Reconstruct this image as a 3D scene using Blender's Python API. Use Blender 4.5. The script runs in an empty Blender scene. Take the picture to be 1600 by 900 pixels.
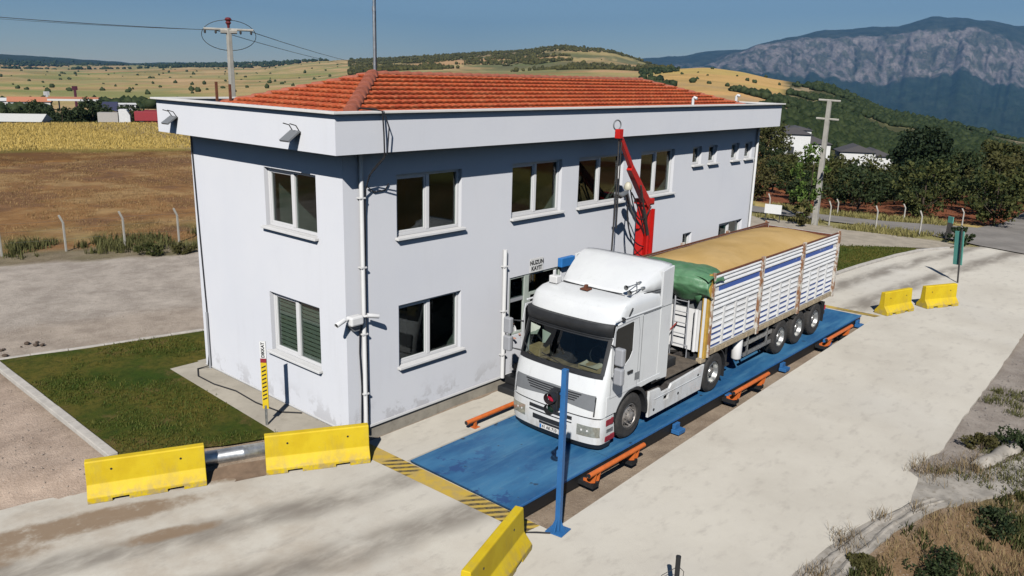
import bpy, bmesh, math, random
import numpy as np
from math import sin, cos, pi, radians, atan2, sqrt
from mathutils import Vector, Matrix
from mathutils.geometry import tessellate_polygon

random.seed(7)
rng = np.random.default_rng(7)
S = bpy.context.scene
C = S.collection

# ------------------------------------------------------------------ camera
CAM = Vector((-10.2254, -13.7009, 8.2171)); YAW, PIT, ROL, FPX = 0.7207, 0.2571, 0.0273, 1271.48
def cam_axes():
    f = Vector((cos(YAW)*cos(PIT), sin(YAW)*cos(PIT), -sin(PIT)))
    r = f.cross(Vector((0, 0, 1))).normalized(); u = r.cross(f)
    return f, r*cos(ROL)+u*sin(ROL), u*cos(ROL)-r*sin(ROL)
cf, cr, cu = cam_axes()
cd = bpy.data.cameras.new('camera'); co = bpy.data.objects.new('camera', cd); C.objects.link(co)
cd.sensor_width = 36; cd.lens = FPX/1600*36; cd.clip_end = 60000; cd.clip_start = .1
M = Matrix.Identity(4)
for i, v in enumerate((cr, cu, -cf)):
    for k in range(3): M[k][i] = v[k]
M.translation = CAM
co.matrix_world = M
S.camera = co
S.render.resolution_x, S.render.resolution_y = 1024, 576
# ------------------------------------------------------------------ world, sun, exposure
SUNV = Vector((-1.02, -.714, 1.0)).normalized()
W = bpy.data.worlds.new('World'); S.world = W; W.use_nodes = True
nt = W.node_tree; bg = nt.nodes['Background']
sk = nt.nodes.new('ShaderNodeTexSky'); sk.sky_type = 'NISHITA'; sk.sun_disc = False
sk.sun_elevation = math.asin(SUNV.z); sk.sun_rotation = atan2(SUNV.x, SUNV.y)
sk.altitude = 1500; sk.air_density = 1.0; sk.dust_density = 0; sk.ozone_density = 4.0
nt.links.new(sk.outputs[0], bg.inputs[0]); bg.inputs[1].default_value = .05
sl = bpy.data.lights.new('sun', 'SUN'); sl.energy = 4.5; sl.angle = radians(.5); sl.color = (1, .965, .92)
so = bpy.data.objects.new('sun', sl); C.objects.link(so)
so.rotation_mode = 'QUATERNION'; so.rotation_quaternion = SUNV.to_track_quat('Z', 'Y')
S.view_settings.view_transform = 'Standard'; S.view_settings.look = 'None'
S.view_settings.exposure = .22; S.view_settings.gamma = 1
S.render.engine = 'CYCLES'
S.cycles.diffuse_bounces = 0; S.cycles.volume_bounces = 0; S.cycles.max_bounces = 6; S.cycles.transparent_max_bounces = 12
S.cycles.caustics_reflective = False; S.cycles.caustics_refractive = False

# ------------------------------------------------------------------ helpers
def unpx(u, v, dist):
    d = cf*FPX + cr*(u-800) - cu*(v-450); d = d/sqrt(d.x*d.x+d.y*d.y)
    return CAM + d*dist
def az_of(u):
    # azimuth of image column u at the horizon
    lo, hi = -600., 900.
    for _ in range(40):
        m = (lo+hi)/2
        if (cf*FPX + cr*(u-800) - cu*(m-450)).z > 0: lo = m
        else: hi = m
    d = cf*FPX + cr*(u-800) - cu*(lo-450)
    return atan2(d.y, d.x), lo

_ut = np.arange(-700, 2300, 20.); _at = [az_of(u) for u in _ut]; _aa = np.array([a for a, b in _at]); _ab = np.array([b for a, b in _at])
def az_of(u): return float(np.interp(u, _ut, _aa)), float(np.interp(u, _ut, _ab))

class MB:
    def __init__(s): s.v = []; s.f = []; s.m = []
    def add(s, vs, fs, mi=0):
        o = len(s.v); s.v += [tuple(p) for p in vs]
        for f in fs: s.f.append(tuple(o+i for i in f)); s.m.append(mi)
        return s
    def box(s, x0, x1, y0, y1, z0, z1, mi=0, mt=None):
        vs = [Vector((x, y, z)) for z in (z0, z1) for y in (y0, y1) for x in (x0, x1)]
        if mt is not None: vs = [mt @ p for p in vs]
        return s.add(vs, [(0, 2, 3, 1), (4, 5, 7, 6), (0, 1, 5, 4), (2, 6, 7, 3), (0, 4, 6, 2), (1, 3, 7, 5)], mi)
    def cyl(s, p0, p1, r0, r1=None, n=12, caps=True, mi=0):
        r1 = r0 if r1 is None else r1
        p0, p1 = Vector(p0), Vector(p1); d = (p1-p0).normalized()
        a = d.orthogonal().normalized(); b = d.cross(a)
        vs = []
        for p, r in ((p0, r0), (p1, r1)):
            for i in range(n):
                t = 2*pi*i/n; vs.append(p+(a*cos(t)+b*sin(t))*r)
        fs = [(i, (i+1) % n, n+(i+1) % n, n+i) for i in range(n)]
        if caps: fs += [tuple(range(n))[::-1], tuple(range(n, 2*n))]
        return s.add(vs, fs, mi)
    def tube(s, pts, r, n=6, mi=0, closed=False):
        pts = [Vector(p) for p in pts]; vs = []; N = len(pts)
        prev = None
        for i, p in enumerate(pts):
            if closed: t = pts[(i+1) % N]-pts[i-1]
            else: t = pts[min(i+1, N-1)]-pts[max(i-1, 0)]
            t.normalize()
            a = (prev - t*prev.dot(t)) if prev is not None else t.orthogonal()
            if a.length < 1e-6: a = t.orthogonal()
            a.normalize(); prev = a; b = t.cross(a)
            rr = r[i] if isinstance(r, (list, tuple)) else r
            for k in range(n): vs.append(p+(a*cos(2*pi*k/n)+b*sin(2*pi*k/n))*rr)
        fs = []
        for i in range(N if closed else N-1):
            j = (i+1) % N
            for k in range(n): fs.append((i*n+k, i*n+(k+1) % n, j*n+(k+1) % n, j*n+k))
        if not closed: fs += [tuple(range(n))[::-1], tuple(range((N-1)*n, N*n))]
        return s.add(vs, fs, mi)
    def lathe(s, prof, o, ax, n=32, mi=0, a0=0):
        # prof: (radius, height along axis)
        o = Vector(o); d = Vector(ax).normalized(); a = d.orthogonal().normalized(); b = d.cross(a)
        vs = [o+d*h+(a*cos(2*pi*k/n+a0)+b*sin(2*pi*k/n+a0))*r for r, h in prof for k in range(n)]
        fs = [(i*n+k, i*n+(k+1) % n, (i+1)*n+(k+1) % n, (i+1)*n+k) for i in range(len(prof)-1) for k in range(n)]
        return s.add(vs, fs, mi)
    def prism(s, poly, f0, f1, holes=(), mi=0):
        # poly: 2D loops; f0/f1 map (a,b)->3D for the two faces
        loops = [list(poly)]+[list(h) for h in holes]
        tri = tessellate_polygon([[Vector((a, b, 0)) for a, b in l] for l in loops])
        flat = [p for l in loops for p in l]; n = len(flat)
        vs = [f0(*p) for p in flat]+[f1(*p) for p in flat]
        fs = [tuple(t) for t in tri]+[tuple(n+i for i in t[::-1]) for t in tri]
        k = 0
        for l in loops:
            m = len(l)
            for i in range(m): fs.append((k+i, k+(i+1) % m, n+k+(i+1) % m, n+k+i))
            k += m
        return s.add(vs, fs, mi)
    def grid(s, nu, nv, fn, mi=0):
        vs = [fn(i/nu, j/nv) for j in range(nv+1) for i in range(nu+1)]
        w = nu+1
        return s.add(vs, [(j*w+i, j*w+i+1, (j+1)*w+i+1, (j+1)*w+i) for j in range(nv) for i in range(nu)], mi)
    def build(s, name, mats, parent=None, smooth=None, bevel=0, recalc=True):
        me = bpy.data.meshes.new(name)
        me.from_pydata(s.v, [], s.f)
        if not isinstance(mats, (list, tuple)): mats = [mats]
        for m in mats: me.materials.append(m)
        if len(mats) > 1: me.polygons.foreach_set('material_index', s.m)
        if recalc:
            bm = bmesh.new(); bm.from_mesh(me); bmesh.ops.recalc_face_normals(bm, faces=bm.faces); bm.to_mesh(me); bm.free()
        if smooth is not None:
            me.polygons.foreach_set('use_smooth', [True]*len(me.polygons))
            if smooth < 180: me.set_sharp_from_angle(angle=radians(smooth))
        me.update()
        o = bpy.data.objects.new(name, me); C.objects.link(o)
        if parent: o.parent = parent
        if bevel:
            b = o.modifiers.new('bevel', 'BEVEL'); b.width = bevel; b.segments = 2; b.limit_method = 'ANGLE'; b.angle_limit = radians(40)
        return o

def np_mesh(name, V, F, mats, parent=None, col=None, mi=None, smooth=False):
    """V (n,3), F (m,k) arrays"""
    me = bpy.data.meshes.new(name); V = np.asarray(V, np.float32); F = np.asarray(F, np.int32)
    me.vertices.add(len(V)); me.vertices.foreach_set('co', V.ravel())
    k = F.shape[1]; me.loops.add(F.size); me.loops.foreach_set('vertex_index', F.ravel())
    me.polygons.add(len(F)); me.polygons.foreach_set('loop_start', np.arange(0, F.size, k, dtype=np.int32))
    me.update(calc_edges=True)
    if not isinstance(mats, (list, tuple)): mats = [mats]
    for m in mats: me.materials.append(m)
    if mi is not None: me.polygons.foreach_set('material_index', np.asarray(mi, np.int32))
    if smooth: me.polygons.foreach_set('use_smooth', np.ones(len(F), bool))
    if col is not None:
        a = me.color_attributes.new('Col', 'FLOAT_COLOR', 'POINT')
        c = np.ones((len(V), 4), np.float32); c[:, :3] = col; a.data.foreach_set('color', c.ravel())
    o = bpy.data.objects.new(name, me); C.objects.link(o)
    if parent: o.parent = parent
    return o

def tag(o, label=None, cat=None, group=None, kind=None):
    if label: o['label'] = label
    if cat: o['category'] = cat
    if group: o['group'] = group
    if kind: o['kind'] = kind
    return o
def thing(name, label, cat, loc=(0, 0, 0), rz=0, group=None):
    o = bpy.data.objects.new(name, None); C.objects.link(o); o.empty_display_size = .3
    o.location = loc; o.rotation_euler = (0, 0, rz)
    return tag(o, label, cat, group)
def dup(root, loc, rz=0, label=None, scale=None):
    r = root.copy(); C.objects.link(r); r.location = loc; r.rotation_euler = (0, 0, rz)
    if scale is not None: r.scale = scale
    if label: r['label'] = label
    def rec(a, b):
        for ch in list(a.children):
            c = ch.copy(); C.objects.link(c); c.parent = b; rec(ch, c)
    rec(root, r)
    return r
def struct(o): o['kind'] = 'structure'; return o

# numpy noise
_perm = rng.random((256, 256))
def vnoise(x, y):
    xi = np.floor(x).astype(int); yi = np.floor(y).astype(int); fx = x-xi; fy = y-yi
    fx = fx*fx*(3-2*fx); fy = fy*fy*(3-2*fy)
    g = lambda a, b: _perm[a & 255, b & 255]
    return (g(xi, yi)*(1-fx)+g(xi+1, yi)*fx)*(1-fy)+(g(xi, yi+1)*(1-fx)+g(xi+1, yi+1)*fx)*fy
def fbm(x, y, o=4):
    s = 0; a = .5; t = 0
    for k in range(o): s = s+a*vnoise(x*2**k+17.3*k, y*2**k+5.1*k); t += a; a *= .5
    return s/t
def sst(v, a, b):
    t = np.clip((v-a)/(b-a), 0, 1); return t*t*(3-2*t)

# ------------------------------------------------------------------ materials
MATS = {}
class NT:
    def __init__(s, name):
        s.m = bpy.data.materials.new(name); s.m.use_nodes = True; s.t = s.m.node_tree
        s.b = s.t.nodes['Principled BSDF']; s.out = s.t.nodes['Material Output']
        s.tc = s.t.nodes.new('ShaderNodeTexCoord').outputs['Object']
    def n(s, ty, **kw):
        nd = s.t.nodes.new(ty)
        for k, v in kw.items(): setattr(nd, k, v)
        return nd
    def l(s, a, b): s.t.links.new(a, b)
    def noise(s, scale, detail=5, rough=.6, vec=None, st=None):
        nd = s.n('ShaderNodeTexNoise'); nd.inputs['Scale'].default_value = scale
        nd.inputs['Detail'].default_value = detail; nd.inputs['Roughness'].default_value = rough
        v = vec or s.tc
        if st is not None:
            mp = s.n('ShaderNodeMapping'); mp.inputs['Scale'].default_value = st; s.l(v, mp.inputs[0]); v = mp.outputs[0]
        s.l(v, nd.inputs['Vector']); return nd.outputs['Fac']
    def ramp(s, fac, stops):
        r = s.n('ShaderNodeValToRGB'); e = r.color_ramp.elements
        while len(e) < len(stops): e.new(.5)
        for i, (p, c) in enumerate(stops):
            e[i].position = p; e[i].color = (c[0], c[1], c[2], 1) if hasattr(c, '__len__') else (c, c, c, 1)
        s.l(fac, r.inputs[0]); return r.outputs[0]
    def mix(s, fac, a, b, mode='MIX'):
        m = s.n('ShaderNodeMix', data_type='RGBA', blend_type=mode)
        if isinstance(fac, (int, float)): m.inputs[0].default_value = fac
        else: s.l(fac, m.inputs[0])
        for i, q in ((6, a), (7, b)):
            if hasattr(q, 'default_value') or isinstance(q, bpy.types.NodeSocket): s.l(q, m.inputs[i])
            else: m.inputs[i].default_value = (q[0], q[1], q[2], 1)
        return m.outputs[2]
    def math(s, op, a, b=None, c=None):
        m = s.n('ShaderNodeMath', operation=op)
        for i, q in enumerate((a, b, c)):
            if q is None: continue
            if isinstance(q, (int, float)): m.inputs[i].default_value = q
            else: s.l(q, m.inputs[i])
        return m.outputs[0]
    def xyz(s):
        q = s.n('ShaderNodeSeparateXYZ'); s.l(s.tc, q.inputs[0]); return q.outputs
    def smooth(s, v, a, b):
        m = s.n('ShaderNodeMapRange', interpolation_type='SMOOTHSTEP'); s.l(v, m.inputs[0])
        m.inputs[1].default_value = a; m.inputs[2].default_value = b; return m.outputs[0]
    def bump(s, h, strength=.3, dist=.02):
        b = s.n('ShaderNodeBump'); b.inputs['Strength'].default_value = strength; b.inputs['Distance'].default_value = dist
        s.l(h, b.inputs['Height']); s.l(b.outputs[0], s.b.inputs['Normal'])
    def col(s, c):
        if isinstance(c, bpy.types.NodeSocket): s.l(c, s.b.inputs['Base Color'])
        else: s.b.inputs['Base Color'].default_value = (c[0], c[1], c[2], 1)
    def set(s, rough=.5, metal=0, spec=None):
        s.b.inputs['Roughness'].default_value = rough; s.b.inputs['Metallic'].default_value = metal
        if spec is not None: s.b.inputs['Specular IOR Level'].default_value = spec

def simple(name, c, rough=.5, metal=0, var=.12, scale=6, bump=0, bscale=60, c2=None, dirt=0, spec=None):
    k = NT(name)
    c2 = c2 or tuple(x*(1-var) for x in c); c1 = tuple(min(1, x*(1+var*.5)) for x in c) if c2 is None else c
    f = k.noise(scale); f = k.smooth(f, .3, .7)
    cc = k.mix(f, c1, c2)
    if dirt:
        g = k.noise(scale*2.7, 8, .7); g = k.smooth(g, .5, .75)
        cc = k.mix(k.math('MULTIPLY', g, dirt), cc, (c[0]*.35+.05, c[1]*.33+.04, c[2]*.3+.025))
    k.col(cc); k.set(rough, metal, spec)
    if bump: k.bump(k.noise(bscale, 4), bump, .01)
    MATS[name] = k.m; return k.m

def glass(name, tint=(.7, .75, .73), spec=1.0):
    k = NT(name); t = k.t; t.nodes.remove(k.b)
    tr = k.n('ShaderNodeBsdfTransparent'); tr.inputs[0].default_value = (*tint, 1)
    gl = k.n('ShaderNodeBsdfGlossy'); gl.inputs['Roughness'].default_value = .015
    fr = k.n('ShaderNodeFresnel'); bf = k.n('ShaderNodeNewGeometry').outputs['Backfacing']; k.l(k.math('MULTIPLY_ADD', bf, 1/1.5-1.5, 1.5), fr.inputs[0])
    mx = k.n('ShaderNodeMixShader'); k.l(k.math('MULTIPLY', fr.outputs[0], 1.0), mx.inputs[0])
    k.l(tr.outputs[0], mx.inputs[1]); k.l(gl.outputs[0], mx.inputs[2]); k.l(mx.outputs[0], k.out.inputs[0])
    return k.m

# plaster
def plaster(name):
    k = NT(name); X = k.xyz()
    f = k.smooth(k.noise(.35, 4), .35, .7)
    c = k.mix(f, (.80, .812, .845), (.765, .782, .825))
    st = k.smooth(k.noise(1.2, 5, .6, st=(3, 3, .35)), .52, .75)
    c = k.mix(k.math('MULTIPLY', st, .05), c, (.55, .53, .5))
    # damp, flaking patches low on the wall (a stain with its own shape)
    low = k.smooth(X[2], 1.1, .45); pt = k.smooth(k.noise(1.5, 9, .7), .5, .57)
    c = k.mix(k.math('MULTIPLY', k.math('MULTIPLY', low, pt), .5), c, (.46, .45, .45))
    dr = k.math('MULTIPLY', k.smooth(k.noise(2.6, 6, .7, st=(1, 1, .12)),   .55, .72), .05); c = k.mix(dr, c, (.35, .34, .33))
    k.col(c); k.set(.85, 0, .25); k.bump(k.noise(90, 5, .7), .25, .006)
    return k.m
M_wall = plaster('wall_plaster')
M_trim = simple('white_trim', (.8, .8, .79), .5, var=.05)
M_pvc = simple('window_plastic', (.82, .82, .82), .3, var=.03)
M_plinth = simple('plinth_render', (.42, .38, .31), .9, var=.25, scale=2.5, bump=.4, dirt=.6)
M_cap = simple('parapet_cap', (.8, .78, .74), .6, var=.08)
M_glass = glass('window_glass')
M_cabglass = glass('vehicle_glass', (.62, .68, .66))
M_inside = simple('interior_paint', (.2, .225, .205), .9)
M_darkin = simple('dark_interior', (.05, .05, .05), .9)
M_blind = simple('blind_fabric', (.5, .55, .46), .8, var=.05)
M_black = simple('black_plastic', (.022, .023, .025), .55, var=.3)
M_rubber = simple('tyre_rubber', (.028, .027, .026), .85, var=.3, scale=9, bump=.3, c2=(.05, .046, .042))
M_greyp = simple('grey_plastic', (.2, .21, .22), .45, var=.08)
M_lgrey = simple('light_grey_plastic', (.38, .39, .41), .35, var=.05)
M_rim = simple('wheel_steel', (.5, .5, .48), .38, .75, var=.35, scale=14, dirt=.5)
M_rimf = simple('wheel_steel_dusty', (.4, .37, .34), .45, .5, var=.4, scale=14, dirt=.7)
M_chrome = simple('bright_metal', (.75, .75, .74), .25, 1, var=.05)
M_galv = simple('galvanised_metal', (.55, .56, .56), .4, .85, var=.3, scale=9, dirt=.4)
M_steel = simple('dark_steel', (.07, .065, .06), .6, .3, var=.4, scale=8, dirt=.3)
M_chassis = simple('chassis_steel', (.09, .08, .075), .7, .2, var=.4, scale=5, dirt=.5)
M_maroon = simple('maroon_plastic', (.3, .025, .04), .5, var=.2)
M_red = simple('red_paint', (.62, .015, .012), .38, var=.15, scale=4)
M_dred = simple('red_insulator', (.14, .015, .02), .5)
M_orange = simple('orange_paint', (.72, .17, .035), .5, var=.2, scale=6, dirt=.5)
M_blue = simple('blue_paint', (.035, .16, .4), .45, var=.15, scale=4, dirt=.2)
M_lblue = simple('blue_sign_paint', (.03, .2, .55), .5)
M_teal = simple('teal_board', (.15, .47, .39), .55, var=.15, scale=3)
M_cable = simple('cable_rubber', (.02, .02, .022), .6)
M_signw = simple('sign_white', (.8, .8, .78), .5, var=.03)
M_ink = simple('black_ink', (.015, .015, .018), .6)
M_concp = simple('pole_concrete', (.44, .42, .37), .9, var=.2, scale=3, bump=.3)
M_woodp = simple('rusty_iron', (.2, .07, .035), .85, var=.4, scale=10)
M_lens = simple('headlight_lens', (.45, .45, .38), .12, .35, var=.3, scale=18)
M_redlens = simple('red_lens', (.55, .02, .06), .2)
M_card = simple('cardboard', (.45, .33, .17), .9, var=.2)
M_seat = simple('seat_fabric', (.06, .05, .05), .9)
M_skin = simple('skin', (.5, .27, .2), .6)
M_hair = simple('hair', (.02, .015, .01), .7)
M_shirt = simple('white_shirt', (.75, .75, .75), .9)

def yellow_paint():
    k = NT('yellow_barrier_paint')
    c = k.mix(k.smooth(k.noise(2.2, 5), .35, .7), (.74, .54, .022), (.66, .455, .015))
    ch = k.smooth(k.noise(16, 10, .8), .6, .68)
    c = k.mix(k.math('MULTIPLY', ch, .7), c, (.5, .45, .3))
    X = k.xyz(); low = k.math('MULTIPLY', k.smooth(X[2], .3, 0), k.smooth(k.noise(9, 6), .4, .65))
    c = k.mix(k.math('MULTIPLY', low, .8), c, (.36, .29, .19)); c = k.mix(k.math('MULTIPLY', k.smooth(k.noise(3, 7, .7, st=(1, 1, .3)), .5, .72), .35), c, (.42, .32, .1))
    k.col(c); k.set(.55, 0, .3); k.bump(k.noise(40, 5, .6), .35, .008); return k.m
M_yellow = yellow_paint()

def truck_white():
    k = NT('truck_white_paint'); X = k.xyz()
    c = k.mix(k.smooth(k.noise(1.4, 4), .4, .7), (.77, .79, .79), (.73, .745, .755))
    d = k.math('MULTIPLY', k.smooth(k.noise(3, 7, .65, st=(1, 1, .4)), .45, .75), k.smooth(X[2], 1.6, .2))
    c = k.mix(k.math('MULTIPLY', d, .65), c, (.45, .4, .33)); e_ = k.math('MULTIPLY', k.smooth(k.noise(7, 6, .7, st=(1, 1, .15)), .55, .75), .22); c = k.mix(e_, c, (.42, .4, .37))
    k.col(c); k.set(.28, 0, .5); k.b.inputs['Coat Weight'].default_value = .3; return k.m
M_truck = truck_white()

def rusty():
    k = NT('rusty_white_paint')
    f = k.smooth(k.noise(7, 8, .7, st=(1, 1, .6)), .42, .56)
    c = k.mix(f, (.72, .68, .6), k.mix(k.noise(25, 4), (.2, .075, .03), (.38, .2, .1)))
    k.col(c); k.set(.8); k.bump(k.noise(30, 5), .4, .01); return k.m
M_rusty = rusty()
def trailer_paint():
    k = NT('trailer_side_paint'); X = k.xyz()
    c = k.mix(k.smooth(k.noise(2.5, 6), .4, .7), (.84, .845, .84), (.76, .75, .73))
    ch = k.smooth(k.noise(12, 9, .75, st=(.5, 1, 1)), .64, .70)
    c = k.mix(k.math('MULTIPLY', ch, .75), c, (.3, .17, .1))
    k.col(c); k.set(.5); return k.m
M_tside = trailer_paint()
def stripe_paint():
    k = NT('worn_blue_stripe')
    ch = k.smooth(k.noise(6, 9, .75, st=(.5, 1, 1)), .56, .66)
    c = k.mix(ch, (.05, .12, .42), (.45, .5, .6))
    k.col(c); k.set(.5); return k.m
M_stripe = stripe_paint()
M_ochre = simple('ochre_paint', (.62, .38, .07), .6, var=.2, scale=5, dirt=.5)
M_beige = simple('beige_sill_paint', (.52, .42, .28), .7, var=.3, scale=6, dirt=.9)

def deck_mat():
    k = NT('weighbridge_blue_paint'); X = k.xyz()
    c = k.mix(k.smooth(k.noise(.8, 5, .6, st=(.5, 1.4, 1)), .35, .65), (.02, .105, .25), (.05, .19, .36))
    # worn wheel tracks and scuffs along the bridge
    w = k.smooth(k.noise(2.2, 7, .7, st=(.16, 1.3, 1)), .46, .68)
    c = k.mix(k.math('MULTIPLY', w, .6), c, (.1, .27, .42))
    w2 = k.smooth(k.noise(1.6, 9, .8, st=(.3, 2.2, 1)), .6, .72)
    c = k.mix(k.math('MULTIPLY', w2, .8), c, (.015, .035, .075))
    dust = k.smooth(k.noise(5, 8, .7), .55, .8)
    c = k.mix(k.math('MULTIPLY', dust, .3), c, (.3, .29, .27))
    # tarry splash marks
    sp = k.smooth(k.noise(2.6, 3, .5), .68, .71)
    pt = k.math('MULTIPLY', k.smooth(k.noise(1.1, 5, .7), .56, .6), k.smooth(X[0], 3.2, .8)); c = k.mix(k.math('MULTIPLY', pt, .75), c, (.02, .06, .2))
    seam = k.smooth(k.math('ABSOLUTE', k.math('SUBTRACT', k.math('FRACT', k.math('DIVIDE', k.math('SUBTRACT', X[0], .56), 3.203)), .5)), .497, .5); c = k.mix(k.math('MULTIPLY', seam, .6), c, (.02, .03, .05))
    c = k.mix(k.math('MULTIPLY', sp, .8), c, (.02, .03, .05))
    k.col(c); k.set(.5, 0, .4); k.bump(k.noise(60, 4), .2, .004); return k.m
M_deck = deck_mat()

def concrete_mat():
    k = NT('yard_concrete'); X = k.xyz()
    c = k.mix(k.smooth(k.noise(.25, 6, .6), .35, .68), (.7, .655, .56), (.6, .555, .47))
    c = k.mix(k.math('MULTIPLY', k.smooth(k.noise(.12, 3), .5, .7), .5), c, (.7, .67, .6))
    c = k.mix(k.math('MULTIPLY', k.math('MULTIPLY', k.smooth(X[0], .5, -3.5), k.smooth(k.noise(.9, 7, .65), .35, .7)), .6), c, (.46, .38, .29))
    c = k.mix(k.math('MULTIPLY', k.smooth(k.noise(3, 9, .7, st=(.5, 1, 1)), .5, .72), .42), c, (.38, .34, .29))
    # tyre-darkened lanes carried in and out of the weighbridge, bending at both ends
    x = X[0]; y = X[1]
    bend1 = k.math('MULTIPLY', k.math('POWER', k.math('MAXIMUM', k.math('MULTIPLY', x, -1.0), 0.0), 1.35), .16)
    far = k.math('MAXIMUM', k.math('SUBTRACT', x, 20.0), 0.0)
    bend2 = k.math('MULTIPLY', k.math('POWER', far, 1.6), .022)
    yy = k.math('ADD', k.math('SUBTRACT', y, bend1), bend2)
    wob = k.math('MULTIPLY', k.math('SUBTRACT', k.noise(.5, 2), .5), .6)
    yy = k.math('ADD', yy, wob)
    tot = None
    for yc, w_ in ((-1.95, .5), (-3.85, .55)):
        b = k.smooth(k.math('ABSOLUTE', k.math('SUBTRACT', yy, yc)), w_*1.3, w_*.15)
        tot = b if tot is None else k.math('MAXIMUM', tot, b)
    ends = k.math('MAXIMUM', k.math('MULTIPLY', k.smooth(x, 1.0, .2), 1.0), k.smooth(x, 19.6, 20.2))
    tot = k.math('MULTIPLY', k.math('MULTIPLY', tot, ends), k.smooth(k.noise(1.3, 6, .6, st=(.4, 1, 1)), .25, .6))
    c = k.mix(k.math('MULTIPLY', tot, .85), c, (.24, .21, .175))
    # brown mud washed over the slab by the barriers
    for cx, cy, rx, ry in ((-5.4, 1.0, 1.7, .4), (-2.2, .75, 1.3, .4), (-4.4, -.5, .7, .22), (-7.6, 1.2, 1.2, .5)):
        dx = k.math('DIVIDE', k.math('ADD', k.math('SUBTRACT', x, cx), k.math('MULTIPLY', k.math('SUBTRACT', y, cy), .45)), rx)
        dy = k.math('DIVIDE', k.math('ADD', k.math('SUBTRACT', y, cy), k.math('MULTIPLY', k.math('SUBTRACT', x, cx), .3)), ry)
        r2 = k.math('ADD', k.math('MULTIPLY', dx, dx), k.math('MULTIPLY', dy, dy))
        r2 = k.math('ADD', r2, k.math('MULTIPLY', k.math('SUBTRACT', k.noise(2.2, 7, .65), .5), 2.2))
        c = k.mix(k.math('MULTIPLY', k.math('MULTIPLY', k.smooth(r2, 1.5, .4), .95), k.smooth(k.noise(4, 7, .7), .15, .5)), c, (.3, .215, .14))
    # pits and small stones
    c = k.mix(k.math('MULTIPLY', k.smooth(k.noise(28, 5, .6), .66, .75), .35), c, (.25, .22, .19))
    k.col(c); k.set(.9, 0, .2)
    k.bump(k.math('ADD', k.noise(3, 5), k.math('MULTIPLY', k.noise(60, 6, .7), .6)), .45, .015); return k.m
M_conc = concrete_mat()
M_conc2 = simple('path_concrete', (.54, .49, .4), .9, var=.2, scale=1.2, bump=.4, dirt=.4)
M_kerb = simple('kerb_concrete', (.6, .56, .5), .9, var=.2, scale=3, bump=.5, dirt=.4)
M_asph = simple('asphalt', (.3, .275, .245), .95, var=.3, scale=.5, bump=.5, dirt=.4)
M_rough = simple('rough_concrete', (.46, .42, .36), .95, var=.4, scale=2.2, bump=1, bscale=10, dirt=1)

def strip_mat():
    k = NT('hazard_strip_paint'); X = k.xyz()
    st = k.math('FRACT', k.math('MULTIPLY', k.math('ADD', X[1], k.math('MULTIPLY', X[0], .8)), 1/.22))
    blk = k.math('GREATER_THAN', st, .5)
    seg = k.math('MAXIMUM', k.math('MULTIPLY', k.smooth(X[1], -1.0, -1.1), k.smooth(X[1], -1.95, -1.85)), k.smooth(X[1], -3.35, -3.45))
    w = k.smooth(k.noise(9, 8, .75), .4, .6)
    c = k.mix(k.smooth(k.noise(4, 6), .35, .65), (.62, .42, .06), (.5, .36, .12))
    c = k.mix(k.math('MULTIPLY', k.math('MULTIPLY', blk, seg), k.math('ADD', k.math('MULTIPLY', w, .35), .6)), c, (.035, .035, .035))
    c = k.mix(k.math('MULTIPLY', k.smooth(k.noise(14, 9, .75), .58, .7), .5), c, (.3, .25, .2))
    k.col(c); k.set(.8); return k.m
M_strip = strip_mat()

def ground_mat():
    k = NT('ground_soil')
    a = k.n('ShaderNodeVertexColor', layer_name='Col').outputs[0]
    f = k.noise(1.1, 8, .7); c = k.mix(k.smooth(f, .3, .7), k.mix(1, a, (.78, .76, .74), 'MULTIPLY'), k.mix(1, a, (1.2, 1.2, 1.18), 'MULTIPLY'))
    g = k.noise(9, 6, .75); c = k.mix(k.math('MULTIPLY', k.smooth(g, .55, .7), .45), c, k.mix(1, c, (.5, .46, .4), 'MULTIPLY'))
    h = k.noise(17, 3, .6); c = k.mix(k.math('MULTIPLY', k.smooth(h, .64, .7), .5), c, (.5, .46, .4))
    h2 = k.noise(42, 4, .7); c = k.mix(k.math('MULTIPLY', k.smooth(h2, .55, .66), .4), c, k.mix(1, c, (.45, .42, .4), 'MULTIPLY')); h3 = k.noise(33, 4, .7); c = k.mix(k.math('MULTIPLY', k.smooth(h3, .6, .68), .35), c, (.62, .58, .52))
    k.col(c); k.set(.95, 0, .15); k.bump(k.math('ADD', k.noise(2, 5), k.noise(24, 5, .7)), .8, .04); return k.m
M_ground = ground_mat()
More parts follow.
